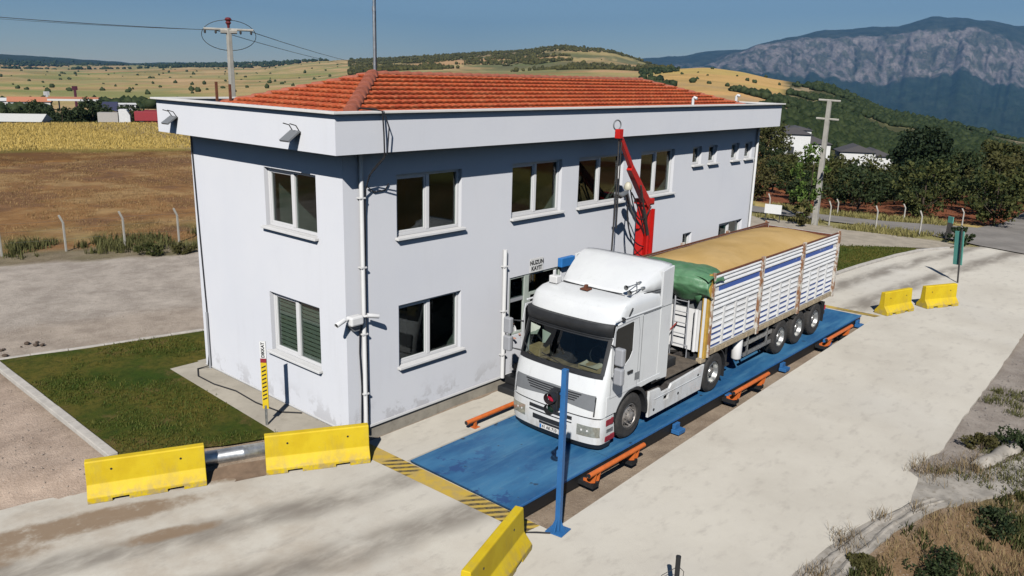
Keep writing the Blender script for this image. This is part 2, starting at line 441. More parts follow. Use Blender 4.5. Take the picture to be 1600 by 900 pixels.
def terrain_mat():
    k = NT('terrain_fields')
    a = k.n('ShaderNodeVertexColor', layer_name='Col').outputs[0]
    mp = k.n('ShaderNodeMapping'); mp.inputs['Scale'].default_value = (.0045, .011, .004); mp.inputs['Rotation'].default_value = (0, 0, .9)
    nz = k.n('ShaderNodeTexNoise'); nz.inputs['Scale'].default_value = .004; k.l(k.tc, nz.inputs['Vector'])
    wp = k.mix(.35, k.tc, nz.outputs['Color'], 'ADD')
    k.l(k.tc, mp.inputs[0])
    v = k.n('ShaderNodeTexVoronoi'); v.inputs['Scale'].default_value = 1; k.l(mp.outputs[0], v.inputs['Vector'])
    sp = k.n('ShaderNodeSeparateColor'); k.l(v.outputs['Color'], sp.inputs[0])
    pal = k.ramp(sp.outputs[0], [(0, (.62, .66, .62)), (.3, (.9, .86, .75)), (.55, (.72, .85, .62)), (.75, (1.0, .98, .93)), (1, (.85, .7, .6))])
    c = k.mix(.9, a, pal, 'MULTIPLY')
    f = k.noise(.02, 9, .7); c = k.mix(k.math('MULTIPLY', k.smooth(f, .45, .7), .45), c, k.mix(1, c, (.5, .55, .45), 'MULTIPLY'))
    g = k.noise(.35, 6, .75); c = k.mix(k.math('MULTIPLY', k.smooth(g, .45, .7), .35), c, k.mix(1, c, (.55, .52, .45), 'MULTIPLY'))
    k.col(c); k.set(.95, 0, .1); k.bump(k.noise(.8, 6, .7), .6, .3); return k.m
M_terr = terrain_mat()
def lawn_mat():
    k = NT('lawn_grass')
    c = k.mix(k.smooth(k.noise(.7, 6, .6), .35, .65), (.055, .095, .014), (.17, .145, .03))
    c = k.mix(k.math('MULTIPLY', k.smooth(k.noise(7, 8, .7), .45, .65), .6), c, (.035, .055, .012))
    c = k.mix(k.math('MULTIPLY', k.smooth(k.noise(1.1, 6, .7), .54, .66), .6), c, (.22, .15, .06))
    k.col(c); k.set(.95, 0, .1); k.bump(k.noise(45, 6, .8), 1, .05); return k.m
M_lawn = lawn_mat()
def leaf_mat(name, c1, c2, c3=None):
    k = NT(name)
    oi = k.n('ShaderNodeObjectInfo').outputs['Random']
    geo = k.n('ShaderNodeNewGeometry').outputs['Random Per Island']
    c = k.mix(k.smooth(geo, 0, 1), c1, c2)
    c = k.mix(k.math('MULTIPLY', oi, .5), c, c3 or c1)
    k.col(c); k.set(.7, 0, .2)
    d = k.n('ShaderNodeBsdfTranslucent'); k.l(c, d.inputs[0]) if isinstance(c, bpy.types.NodeSocket) else None
    mx = k.n('ShaderNodeMixShader'); mx.inputs[0].default_value = .25
    k.l(k.b.outputs[0], mx.inputs[1]); k.l(d.outputs[0], mx.inputs[2]); k.l(mx.outputs[0], k.out.inputs[0])
    return k.m
M_leaf = leaf_mat('orchard_leaves', (.03, .05, .014), (.11, .12, .035), (.12, .085, .035))
M_leaf2 = leaf_mat('dark_leaves', (.014, .028, .012), (.065, .085, .034), (.04, .06, .02))
M_leaf3 = leaf_mat('bright_leaves', (.07, .13, .025), (.15, .22, .05))
M_conif = leaf_mat('conifer_needles', (.015, .03, .014), (.035, .05, .02))
M_dryg = leaf_mat('dry_grass_blades', (.22, .15, .07), (.4, .3, .15), (.3, .25, .1))
M_weed = leaf_mat('weed_leaves', (.05, .07, .02), (.14, .15, .05), (.2, .17, .07))
M_straw = leaf_mat('field_straw', (.3, .175, .07), (.5, .33, .15), (.35, .21, .09))
M_gold = leaf_mat('wheat_straw', (.55, .38, .09), (.72, .55, .2))
M_bark = simple('bark', (.09, .065, .045), .95, var=.3, scale=12, bump=.6)
def mount_mat():
    k = NT('mountain_rock_and_forest')
    a = k.n('ShaderNodeVertexColor', layer_name='Col').outputs[0]
    f = k.noise(.006, 10, .75, st=(1, 1, .8)); c = k.mix(k.smooth(f, .35, .65), k.mix(1, a, (.72, .74, .76), 'MULTIPLY'), k.mix(1, a, (1.3, 1.27, 1.24), 'MULTIPLY'))
    g_ = k.smooth(k.noise(.03, 8, .8), .48, .58); c = k.mix(k.math('MULTIPLY', g_, .75), c, k.mix(1, c, (.45, .5, .5), 'MULTIPLY'))
    k.col(c); k.set(.95, 0, .1); k.bump(k.noise(.012, 8, .75, st=(1, 1, .7)), .7, 30); return k.m
M_mount = mount_mat()
def tile_mat():
    k = NT('clay_roof_tiles')
    c = k.mix(k.smooth(k.noise(1.1, 4), .35, .65), (.55, .105, .035), (.42, .07, .028))
    c = k.mix(k.smooth(k.noise(7, 6, .7), .45, .7), c, (.6, .17, .07))
    c = k.mix(k.math('MULTIPLY', k.smooth(k.noise(4, 8, .7), .56, .72), .6), c, (.22, .07, .04)); tv = k.noise(5.5, 1, .5, st=(1, 3, 1)); c = k.mix(k.math('MULTIPLY', k.smooth(tv, .55, .65), .5), c, (.66, .22, .1))
    k.col(c); k.set(.75, 0, .25); k.bump(k.noise(30, 4), .3, .01); return k.m
M_tile = tile_mat()
M_mortar = simple('ridge_mortar_tile', (.42, .13, .08), .85, var=.3, scale=6, bump=.4, dirt=.4)
def grain_mat():
    k = NT('grain')
    c = k.mix(k.smooth(k.noise(.9, 5, .6), .3, .7), (.5, .33, .125), (.56, .385, .17))
    c = k.mix(k.math('MULTIPLY', k.smooth(k.noise(60, 4, .8), .5, .7), .4), c, (.4, .24, .08))
    k.col(c); k.set(.9, 0, .15); k.bump(k.math('ADD', k.noise(2, 4), k.math('MULTIPLY', k.noise(80, 3, .8), .25)), .7, .03); return k.m
M_grain = grain_mat()
def tarp_mat():
    k = NT('green_tarpaulin')
    c = k.mix(k.smooth(k.noise(2, 5), .35, .65), (.07, .19, .085), (.12, .26, .14))
    c = k.mix(k.math('MULTIPLY', k.smooth(k.noise(9, 7, .7), .55, .7), .4), c, (.25, .3, .22))
    k.col(c); k.set(.45, 0, .5); k.bump(k.noise(5, 5), .5, .04); return k.m
M_tarp = tarp_mat()

# ------------------------------------------------------------------ terrain
def YL(x): return np.interp(x, [2, 3, 5, 6.5, 7.5, 8.4, 9.5, 12], [-9.75, -9.9, -10.05, -10.35, -10.8, -11.3, -11.9, -12.7])
def h_near(x, y):
    d = (x+5)*.469+(y-1.64)*.883
    up = sst(d, .35, 1.15)*.31
    s = sst(y, -.2, .8)*.31
    w = sst(x, -2, -.8)
    up = up*(1-w)+np.minimum(up, s)*w
    up = up*(1-sst(x, 15, 22))
    yl = YL(x)
    drop = np.clip((yl-y)*.28, 0, 3.5)
    return up-drop*sst(-y, 5, 9)
AZT = {
 -400: [(50,.3),(130,0),(137,-.8),(157,-3),(200,-5),(350,-8.6),(500,-10),(1500,-16),(3500,-22),(5200,-10),(7000,70),(9000,0)],
 0:    [(50,.3),(130,0),(137,-.8),(157,-3),(200,-5),(350,-8.6),(500,-10),(1500,-16),(3500,-20),(5200,-6),(7000,50),(9000,0)],
 100:  [(50,.3),(130,0),(137,-.8),(157,-3),(200,-5),(350,-8.6),(500,-10),(1500,-16),(3500,-18),(5200,-4),(7000,36),(9000,0)],
 200:  [(50,.3),(130,0),(137,-.8),(157,-3),(200,-5),(350,-8.6),(500,-10),(1500,-14),(3500,-10),(5200,0),(7000,6),(9000,0)],
 280:  [(50,.3),(130,0),(137,-.8),(157,-3),(200,-5),(350,-8.6),(500,-10),(1500,-12),(3500,-4),(5200,10),(7000,26),(9000,0)],
 400:  [(50,.3),(130,0),(137,-.8),(157,-3),(200,-5),(350,-8),(500,-9),(1500,-9),(3500,5),(5000,34),(7000,10),(9000,0)],
 500:  [(50,.3),(130,0),(137,-.8),(157,-2.6),(200,-4),(350,-6),(500,-7),(1200,-3),(2000,15),(4000,46),(7000,0),(9000,0)],
 600:  [(50,.3),(108,0),(170,-2),(350,-4),(700,0),(1500,15),(3000,52),(5000,0),(9000,-20)],
 700:  [(50,.3),(108,0),(170,-2),(350,-2),(500,2),(1200,14),(2500,60),(5000,0),(9000,-20)],
 800:  [(50,.3),(108,0),(170,-1),(350,0),(500,2),(1200,13),(2500,72),(5000,0),(9000,-20)],
 880:  [(50,.3),(108,0),(170,-1),(350,0),(500,2),(1200,17),(2300,84),(5000,-50),(9000,-100)],
 950:  [(50,.3),(108,0),(170,-1),(350,0),(500,3),(1200,18),(2200,72),(4000,-100),(9000,-250)],
 1000: [(50,.2),(108,0),(170,-1),(350,0),(500,3),(1200,17),(2100,46),(3500,-150),(9000,-300)],
 1045: [(50,.1),(108,0),(170,-1),(350,0),(500,5),(1100,20),(1900,30),(3000,-200),(9000,-350)],
 1100: [(50,0),(108,0),(170,-1),(350,1),(600,8),(1000,21),(1400,0),(3000,-300),(9000,-400)],
 1160: [(50,0),(108,-1),(170,-2),(350,0),(600,6),(950,16),(1400,-60),(3000,-360),(9000,-420)],
 1200: [(50,0),(108,-2),(170,-3),(350,-2),(550,1),(950,11),(1400,-100),(3000,-380),(9000,-420)],
 1300: [(50,0),(70,-1),(100,-4),(150,-7),(300,-9),(500,-8),(950,5),(1400,-130),(3000,-380),(9000,-420)],
 1400: [(50,0),(70,-1),(100,-4.5),(150,-8),(300,-15),(500,-18),(900,-18),(1400,-160),(3000,-380),(9000,-420)],
 1500: [(50,0),(70,-.5),(100,-3.5),(150,-8),(300,-14),(500,-20),(850,-26),(1400,-160),(3000,-380),(9000,-420)],
 1600: [(50,0),(70,-.5),(100,-3),(150,-8),(300,-16),(500,-24),(850,-36),(1400,-160),(3000,-380),(9000,-420)],
 2000: [(50,0),(70,-.5),(100,-3),(150,-9),(300,-18),(500,-30),(850,-55),(1400,-180),(3000,-380),(9000,-420)],
}
_rg = np.exp(np.linspace(math.log(40), math.log(16000), 220))
_cols = sorted(AZT); _azs = []; _pro = []
for c_ in _cols:
    _azs.append(az_of(c_)[0]); t_ = AZT[c_]
    _pro.append(np.interp(np.log(_rg), [math.log(a) for a, b in t_], [b for a, b in t_]))
_azs = np.array(_azs[::-1]); _pro = np.array(_pro[::-1])      # ascending azimuth
_azd = np.linspace(_azs[0], _azs[-1], 400)
_tab = np.stack([np.interp(_azd, _azs, _pro[:, i]) for i in range(len(_rg))], 1)
ker = np.exp(-np.linspace(-2, 2, 9)**2); ker /= ker.sum()
_tab = np.apply_along_axis(lambda a: np.convolve(np.pad(a, 4, 'edge'), ker, 'valid'), 0, _tab)
def polar(x, y):
    dx = x-CAM.x; dy = y-CAM.y
    return np.arctan2(dy, dx), np.hypot(dx, dy)
def h_far(x, y):
    az, r = polar(x, y)
    # behind the camera the profile of the nearest edge column is used
    mid = (_azd[0]+_azd[-1])/2
    az = (az-mid+np.pi) % (2*np.pi)-np.pi+mid
    ia = np.clip((az-_azd[0])/(_azd[1]-_azd[0]), 0, len(_azd)-1.001)
    lr = (np.log(np.maximum(r, 40))-math.log(40))/(math.log(16000)-math.log(40))*(len(_rg)-1)
    lr = np.clip(lr, 0, len(_rg)-1.001)
    i0 = ia.astype(int); j0 = lr.astype(int); a = ia-i0; b = lr-j0
    z = (_tab[i0, j0]*(1-a)+_tab[i0+1, j0]*a)*(1-b)+(_tab[i0, j0+1]*(1-a)+_tab[i0+1, j0+1]*a)*b
    n = (fbm(x/260+3, y/260+9, 4)-.5)*np.clip((r-200)/1500, 0, 1)*14 + (fbm(x/70, y/70, 3)-.5)*np.clip((r-120)/500, 0, 1)*3
    n *= 1+np.clip((r-4000)/4000, 0, 1)
    return z+n
def height(x, y):
    x = np.asarray(x, float); y = np.asarray(y, float)
    az, r = polar(x, y)
    w = sst(r, 45, 62)
    return h_near(x, y)*(1-w)+h_far(x, y)*w
def H(x, y): return float(height(np.array([x]), np.array([y]))[0])

def zone_col(x, y):
    az, r = polar(x, y); n1 = fbm(x*.5, y*.5, 4)-.5; n2 = fbm(x*.07+5, y*.07, 4)-.5; n3 = fbm(x*.01+5, y*.01, 4)-.5
    N = len(x); c = np.tile(np.array([.35, .275, .205]), (N, 1))
    def put(w, col):
        nonlocal c
        w = np.clip(w, 0, 1)[:, None]; c = c*(1-w)+np.array(col)*w
    # gravel corner on the left
    put(sst(-x, 3.8, 4.4)*sst((x+5)*.469+(y-1.64)*.883+n1, -.2, .3), (.5, .39, .31))
    # gravel road behind the lawn
    s = y+.36*x+n1*1.2
    put(sst(y+.26*x, 9.6, 10.0)*(1-sst(s, 22, 22.6)), (.46, .405, .35))
    put(sst(y+.26*x+n1*2, 9.6, 10.4)*(1-sst(y+.26*x+n1*2.5, 11.5, 13))*.5, (.4, .32, .25))
    # verge and fields
    left = (1-sst(x, 30, 36))
    put(sst(s, 21.9, 22.6)*left*(.6+n1), (.13, .12, .05))
    put(sst(s, 24.4, 25.6)*left, (.29, .155, .06))
    put(sst(s, 24.0, 25)*(1-sst(s, 28, 34))*sst(n2+n1*.4, -.1, .15)*left, (.16, .14, .05))
    put(sst(s, 34, 44)*left*sst(n2+n1*.3, -.06, .12)*.8, (.4, .25, .12))
    put(sst(s, 40, 60)*left*sst(-n2+n1*.3, .0, .2)*.6, (.15, .08, .04))
    nf = fbm(x*.45+11, y*.4+3, 5)-.5
    put(left*sst(s, 25, 27)*sst(nf, .02, .16)*.6, (.17, .09, .05)); put(left*sst(s, 25, 27)*sst(-nf, .05, .18)*.5, (.44, .3, .14))
    put(sst(s+n2*8, 74, 79)*left, (.72, .53, .17))
    put(sst(s+n2*8, 72, 74.5)*(1-sst(s+n2*8, 76, 79))*left*.7, (.2, .2, .05))
    # right side: weeds beside the road, red orchard soil
    R = sst(x, 29, 31)*(1-sst(y, 60, 80))
    put(R, (.38, .33, .24)); put(R*sst(x+n1*1.4, 37.6, 38.4), (.3, .27, .11)); put(R*sst(x+n1, 43.5, 44.5), (.48, .37, .14))
    put(sst(x+n2*3, 47, 48.5)*sst(-y, -45, -40), (.24, .085, .04))
    put(sst(x, 47, 48)*sst(n2, .02, .15)*sst(-y, -45, -40)*.6, (.3, .2, .08))
    # grey gravel shoulder and the weedy slope below the yard
    yl = YL(x)
    put(sst(x, 7, 8)*sst(-y, 9, 9.5)*(1-sst(x, 28, 36)), (.36, .315, .275))
    put(sst(x, 7, 9)*sst(-y+n1*2, 10.6, 11.3)*sst(n1+n2, -.15, .1)*(1-sst(x, 28, 36)), (.16, .13, .06))
    bk = sst(yl-y+n1*.3, -.05, .15)*(x > -3)*(x < 40)
    put(bk, (.19, .12, .065)); put(bk*sst(n1, -.02, .12)*.8, (.11, .09, .04)); put(bk*sst(-n1, .04, .15)*.7, (.27, .18, .1))
    # far country
    f = sst(r, 132, 138)
    put(f, (.5, .375, .195)); put(f*sst(n3, -.02, .1)*.8, (.3, .3, .14)); put(f*sst(-n3+n2*.4, .03, .12)*.6, (.62, .42, .25)); put(f*sst(r, 145, 155)*(1-sst(r, 240, 330))*(az > radians(50)), (.24, .2, .1))
    a = lambda u: az_of(u)[0]
    inr = lambda u0, u1, soft=radians(1): sst(-az, -a(u0), -a(u0)+soft)*(1-sst(-az, -a(u1)-soft, -a(u1)))
    put(sst(r+n3*900, 1500, 2000)*inr(540, 1070)*.8, (.27, .24, .14)); put(sst(r, 1100, 1300)*inr(540, 1070)*sst(n3+n2*.5, -.06, .06)*.8, (.17, .17, .1)); put(sst(r, 1900, 2100)*inr(540, 1070)*.6, (.15, .15, .09))
    put(sst(r+n3*500, 350, 420)*inr(1010, 1245)*(1-sst(r, 1100, 1300)), (.7, .46, .2))
    put(inr(1215, 2100)*sst(r+n3*100, 120, 170)*(1-sst(n3+n2*.6, .12, .2)), (.1, .1, .05)); put(inr(1215, 2100)*sst(r, 160, 200)*(1-sst(r, 900, 1000))*sst(n2+n1*.3, .08, .16), (.4, .32, .22))
    put(sst(r, 1200, 1400)*inr(1040, 2100), (.05, .065, .035))
    put(sst(r, 4300, 5200)*(1-inr(430, 2200)), (.045, .06, .045))
    return c

# polar sheet out to the horizon
def build_terrain():
    a0, a1 = az_of(1750)[0], az_of(-150)[0]
    view = np.linspace(a0, a1, 820); rest = np.linspace(a1, a0+2*np.pi, 140)[1:-1]
    az = np.concatenate([view, rest]); R = np.exp(np.linspace(math.log(3), math.log(15500), 230))
    R = np.unique(np.concatenate([R, np.linspace(40, 130, 60)]))
    A, RR = np.meshgrid(az, R); X = CAM.x+RR*np.cos(A); Y = CAM.y+RR*np.sin(A)
    x = X.ravel(); y = Y.ravel(); z = height(x, y)
    inside = (x > -29.5) & (x < 61.5) & (y > -29.5) & (y < 59.5)
    z = z-.6*inside
    na = len(az); nr = len(R); i = np.arange(nr-1)[:, None]; j = np.arange(na)[None, :]; j2 = (j+1) % na
    F = np.stack([i*na+j, i*na+j2, (i+1)*na+j2, (i+1)*na+j], -1).reshape(-1, 4)
    return struct(np_mesh('terrain', np.stack([x, y, z], 1), F[:, ::-1], M_terr, col=zone_col(x, y), smooth=True))
build_terrain()
def build_ground():
    g = np.arange(-30, 62.01, .3); gy = np.arange(-30, 60.01, .3)
    X, Y = np.meshgrid(g, gy); x = X.ravel(); y = Y.ravel(); z = height(x, y)
    con = (x > -13) & (x < 39) & (y < 0) & (y > -9)
    z = z-.04+(fbm(x*.9, y*.9, 3)-.5)*.05
    # the pit under the weighbridge
    pit = (x > -.4) & (x < 20.6) & (y > -5.65) & (y < -1.05)
    z = np.where(pit, -.36+(fbm(x*2, y*2, 3)-.5)*.06, z)
    na = len(g); nr = len(gy); i = np.arange(nr-1)[:, None]; j = np.arange(na-1)[None, :]
    F = np.stack([i*na+j, i*na+j+1, (i+1)*na+j+1, (i+1)*na+j], -1).reshape(-1, 4)
    return struct(np_mesh('ground', np.stack([x, y, z], 1), F, M_ground, col=zone_col(x, y), smooth=True))
build_ground()

# mountain range with its cliffs
def build_mountain():
    xs = [900, 980, 1000, 1060, 1100, 1160, 1200, 1280, 1310, 1350, 1390, 1440, 1480, 1530, 1565, 1600, 1700, 1850]
    ys = [108, 95, 92, 88, 81, 77, 65, 47, 47, 43, 42, 27, 28, 33, 41, 40, 45, 60]
    cb = {900: 108, 1100: 108, 1180: 108, 1240: 113, 1300: 117, 1370: 128, 1430: 117, 1500: 106, 1560: 126, 1600: 127, 1850: 130}   # foot of the cliffs
    ct = {900: 100, 1100: 98, 1180: 72, 1240: 62, 1300: 61, 1370: 58, 1420: 52, 1500: 46, 1560: 60, 1600: 90, 1850: 100}  # cliff top
    az = np.linspace(az_of(1850)[0], az_of(880)[0], 620)
    ucol = np.array([az_of(u)[0] for u in range(850, 1900, 10)])[::-1]; uval = np.arange(850, 1900, 10)[::-1]
    U = np.interp(az, ucol, uval); yh = np.interp(U, [0, 1600], [93.8, 137.4])
    def el(rows):
        out = []
        for u_, v_ in zip(U, rows):
            d = cf*FPX+cr*(float(u_)-800)-cu*(float(v_)-450); out.append(d.z/math.hypot(d.x, d.y))
        return np.array(out)
    rid = el(np.interp(U, xs, ys)); cbe = el(np.interp(U, list(cb), list(cb.values()))); cte = el(np.interp(U, list(ct), list(ct.values())))
    cbe = cbe+(fbm(U*.06, U*0+2, 4)-.5)*.011
    R = np.concatenate([np.linspace(5200, 9600, 70), np.linspace(9600, 10500, 60)[1:], np.linspace(10500, 12500, 50)[1:], np.linspace(12500, 14300, 14)[1:]])
    rows = []
    for r in R:
        zb, zt, zr = 8+9600*cbe, 8+10500*cte, 8+12300*rid
        if r <= 9600:
            t = (r-5200)/4400; z = -430+(zb+430)*(t**1.25)
        elif r <= 10500:
            t = (r-9600)/900; z = zb+(zt-zb)*t
        elif r <= 12500:
            t = (r-10500)/2000; z = zt+(zr-zt)*np.sin(t*pi/2)
        else:
            z = zr-(r-12500)*.35
        rows.append(z)
    Z = np.array(rows); A, RR = np.meshgrid(az, R); UU = np.tile(U, (len(R), 1))
    cliff = np.exp(-((RR-10050)/650)**2)*(np.clip((cte-cbe)/.02, 0, 1))[None, :]
    gul = np.abs(fbm(UU*.05+RR*.0022, RR*.003, 5)-.5)*2
    gul2 = fbm(UU*.14+RR*.004, RR*.01, 4)-.5
    Z = Z+(gul-.25)*60*cliff+gul2*70*cliff+(fbm(UU*.045, RR*.003+7, 5)-.5)*np.interp(R, [5200, 8500, 9600, 12300], [90, 120, 40, 40])[:, None]
    Rj = RR+(fbm(UU*.05+3, RR*.0012, 4)-.5)*420*cliff
    X = CAM.x+Rj*np.cos(A); Y = CAM.y+Rj*np.sin(A)
    nr, na = Z.shape; i = np.arange(nr-1)[:, None]; j = np.arange(na-1)[None, :]
    F = np.stack([i*na+j, i*na+j+1, (i+1)*na+j+1, (i+1)*na+j], -1).reshape(-1, 4)
    n = fbm(UU*.08+1, RR*.006, 5); veg = sst(fbm(UU*.1+4+RR*.003, RR*.0085, 5), .46, .58)
    streak = sst(fbm(UU*.2+RR*.008, RR*.013, 4), .45, .62)
    rock = np.stack([.185+.055*streak, .16+.05*streak, .155+.045*streak], -1)
    rock = rock*(1-veg[..., None]*.75)+np.array([.06, .07, .05])*veg[..., None]*.75
    forest = np.array([.03, .045, .028])+(n[..., None]-.5)*.03
    top = np.array([.045, .055, .042])+(n[..., None]-.5)*.05
    w = sst(cliff+(n-.5)*.5, .3, .5)[..., None]
    base = np.where((RR < 9900)[..., None], forest, top)
    col = np.clip(base*(1-w)+rock*w, .01, 1)
    return struct(np_mesh('mountain', np.stack([X.ravel(), Y.ravel(), Z.ravel()], 1), F, M_mount, col=col.reshape(-1, 3), smooth=True))
build_mountain()

# haze in a closed box round the whole country
hz = NT('haze_air'); hz.t.nodes.remove(hz.b)
pv = hz.n('ShaderNodeVolumePrincipled'); pv.inputs['Color'].default_value = (.22, .56, 1.0, 1); pv.inputs['Density'].default_value = 5.2e-5
pv.inputs['Anisotropy'].default_value = .2
hz.l(pv.outputs[0], hz.out.inputs['Volume'])
MB().box(-15000, 15600, -15000, 15600, -530, 1250).build('haze', hz.m)['kind'] = 'stuff'

# ------------------------------------------------------------------ vegetation helpers
def leaf_cloud(rg, centres, radii, per, size, flat=.5):
    """random leaf quads through the volume of clumps -> V,F"""
    P = []; 
    for c, r in zip(centres, radii):
        d = rg.normal(size=(per, 3)); d /= np.linalg.norm(d, axis=1)[:, None]
        P.append(c+d*(r*rg.uniform(.45, 1, (per, 1)))*np.array([1, 1, .8]))
    P = np.concatenate(P); n = len(P)
    a = rg.normal(size=(n, 3)); a /= np.linalg.norm(a, axis=1)[:, None]
    b = rg.normal(size=(n, 3)); b -= a*(a*b).sum(1)[:, None]; b /= np.linalg.norm(b, axis=1)[:, None]
    s = size*rg.uniform(.6, 1.3, (n, 1)); a = a*s; b = b*s*.6
    V = np.stack([P-a, P+b, P+a, P-b], 1).reshape(-1, 3)
    return V, np.arange(n*4).reshape(-1, 4)
def crown_mesh(name, seed, h, rad, base, clumps=46, per=44, size=.13, mat=None, cone=0):
    rg = np.random.default_rng(seed); cs = []; rs = []
    for k in range(clumps):
        t = rg.uniform(0, 1); ang = rg.uniform(0, 2*pi)
        prof = (sqrt(max(0, 1-(2*t-1)**2))*.75+.25) if not cone else (1-t)*.95+.05
        rr = rad*prof*sqrt(rg.uniform(.15, 1))*rg.uniform(.75, 1.1)
        cs.append(np.array([cos(ang)*rr, sin(ang)*rr, base+t*(h-base)*.93])); rs.append(rad*rg.uniform(.2, .36))
    V, F = leaf_cloud(rg, cs, rs, per, size)
    return V, F
def trunk_mb(seed, h, base, r=.09, limbs=5, rad=1.2):
    rg = random.Random(seed); mb = MB()
    pts = [(0, 0, -.2)]; x = y = 0
    for i in range(1, 6):
        x += rg.uniform(-.06, .06)*h/4; y += rg.uniform(-.06, .06)*h/4; pts.append((x, y, h*.75*i/5))
    mb.tube(pts, [r*(1-.14*i) for i in range(6)], 7)
    for k in range(limbs):
        a = 2*pi*k/limbs+rg.uniform(-.4, .4); z = base*rg.uniform(.7, 1.2); L = rad*rg.uniform(.5, .9)
        mb.tube([(0, 0, z), (cos(a)*L*.5, sin(a)*L*.5, z+L*.45), (cos(a)*L, sin(a)*L, z+L*1.0)], [r*.5, r*.3, r*.12], 5)
    return mb
def make_tree(name, seed, h, rad, base, mat, label, cat='tree', group=None, loc=(0, 0, 0), r=.09, clumps=46, per=44, size=.13, cone=0):
    t = thing(name, label, cat, loc, 0, group)
    trunk_mb(seed, h, base, r, 5, rad).build('trunk', M_bark, t)
    V, F = crown_mesh(name, seed, h, rad, base, clumps, per, size, mat, cone)
    np_mesh('crown', V, F, mat, t)
    return t
_ico = None
def blob(seed, sub=2, amp=.35):
    bm = bmesh.new(); bmesh.ops.create_icosphere(bm, subdivisions=sub, radius=1)
    V = np.array([v.co[:] for v in bm.verts]); F = np.array([[v.index for v in f.verts] for f in bm.faces]); bm.free()
    rg = np.random.default_rng(seed); o = rg.uniform(0, 50)
    n = fbm(V[:, 0]*2.1+o+V[:, 2]*1.7, V[:, 1]*2.1+o-V[:, 2], 3)-.5
    V = V*(1+n*amp*3.0)[:, None]+rg.normal(size=V.shape)*.06; V[:, 2] = V[:, 2]*.8+.55
    return V, F
def scatter_blobs(name, pts, sizes, mat, label, cat, seed=1, sub=1):
    Vs = []; Fs = []; o = 0; bl = [blob(seed+k, sub, .45) for k in range(6)]; rg = np.random.default_rng(seed)
    for p, s in zip(pts, sizes):
        V, F = bl[rg.integers(6)]; a = rg.uniform(0, 6.28); c, s_ = math.cos(a), math.sin(a)
        W_ = V@np.array([[c, s_, 0], [-s_, c, 0], [0, 0, 1]])*np.array([s, s, s*rg.uniform(.8, 1.4)])+p
        Vs.append(W_); Fs.append(F+o); o += len(V)
    ob = np_mesh(name, np.concatenate(Vs), np.concatenate(Fs), mat); return tag(ob, label, cat, kind='stuff')
def polar_pts(rg, u0, u1, r0, r1, n, keep=None):
    out = []
    while len(out) < n:
        u = rg.uniform(u0, u1); r = math.exp(rg.uniform(math.log(r0), math.log(r1))); a = az_of(u)[0]
        x = CAM.x+r*cos(a); y = CAM.y+r*sin(a)
        if keep is None or keep(x, y, u, r): out.append((x, y))
    P = np.array(out); return np.column_stack([P, height(P[:, 0], P[:, 1])])

# ------------------------------------------------------------------ yard, lawns, roads
def sheet(name, poly, z, mat, thick=0, holes=()):
    mb = MB(); zf = z if callable(z) else (lambda a, b: z)
    if thick: mb.prism(poly, lambda a, b: (a, b, zf(a, b)), lambda a, b: (a, b, zf(a, b)-thick), holes)
    else:
        loops = [poly]+list(holes); tri = tessellate_polygon([[Vector((a, b, 0)) for a, b in l] for l in loops])
        mb.add([(a, b, zf(a, b)) for l in loops for a, b in l], [tuple(t) for t in tri])
    o = mb.build(name, mat)
    if sum(p.normal.z*p.area for p in o.data.polygons) < 0 and not thick:
        for p in o.data.polygons: p.flip()
    return struct(o)
def jag(pts, amp=.05, step=.5, seed=1):
    rg = random.Random(seed); out = []
    for i, p in enumerate(pts):
        q = pts[(i+1) % len(pts)]; L = math.hypot(q[0]-p[0], q[1]-p[1]); n = max(1, int(L/step)); out.append(p)
        if L > 25: continue
        for k in range(1, n): out.append((p[0]+(q[0]-p[0])*k/n+rg.uniform(-amp, amp), p[1]+(q[1]-p[1])*k/n+rg.uniform(-amp, amp)))
    return out
outer = [(-.15, -.02), (19.2, -.02), (19.5, -.02), (20, -1.25), (25.84, -1.34), (28.5, -1.55), (32, -1.95), (34.4, -2.45), (36.4, -3.35), (38.2, -4.3), (37.6, -6.4), (36, -9), (33, -10.8), (29, -9.6), (21.85, -9.23), (16.7, -9.49), (11.7, -9.66), (9.74, -9.79), (7.95, -9.5), (7.7, -9.8), (6.5, -10), (4.5, -9.5), (2.4, -9.28), (1.2, -9.4), (-2, -10.1), (-6, -12.5), (-12, -20), (-26, -20), (-26, 4), (-16, 5), (-9, 3.4), (-6.4, 2.55), (-5.1, 2.25), (-3.2, 1.45), (-1.9, .75), (-1.1, .5), (-.15, .35)]
def jag_open(pts, i0, i1, amp, step, seed):
    q = jag(pts[i0:i1+1], amp, step, seed); k = q.index(pts[i1]); return q[:k+1]
outer = outer[:11]+jag_open(outer, 11, 24, .022, .3, 4)+outer[25:28]+jag_open(outer, 28, 34, .05, .5, 5)+outer[35:]
pit = [(.5, -1.36), (.5, -5.42), (5, -5.26), (10.53, -5.09), (19.86, -4.87), (19.86, -1.36)]
sheet('concrete_yard', outer, 0, M_conc, .42, [pit])
sheet('hazard_strip', [(-.02, -.15), (.46, -.15), (.49, -5.15), (.1, -5.1)], .005, M_strip)
sheet('hazard_strip', [(19.88, -1.2), (20.2, -1.2), (20.25, -4.95), (19.9, -4.85)], .005, M_strip)
lh = lambda a, b: H(a, b)+.012
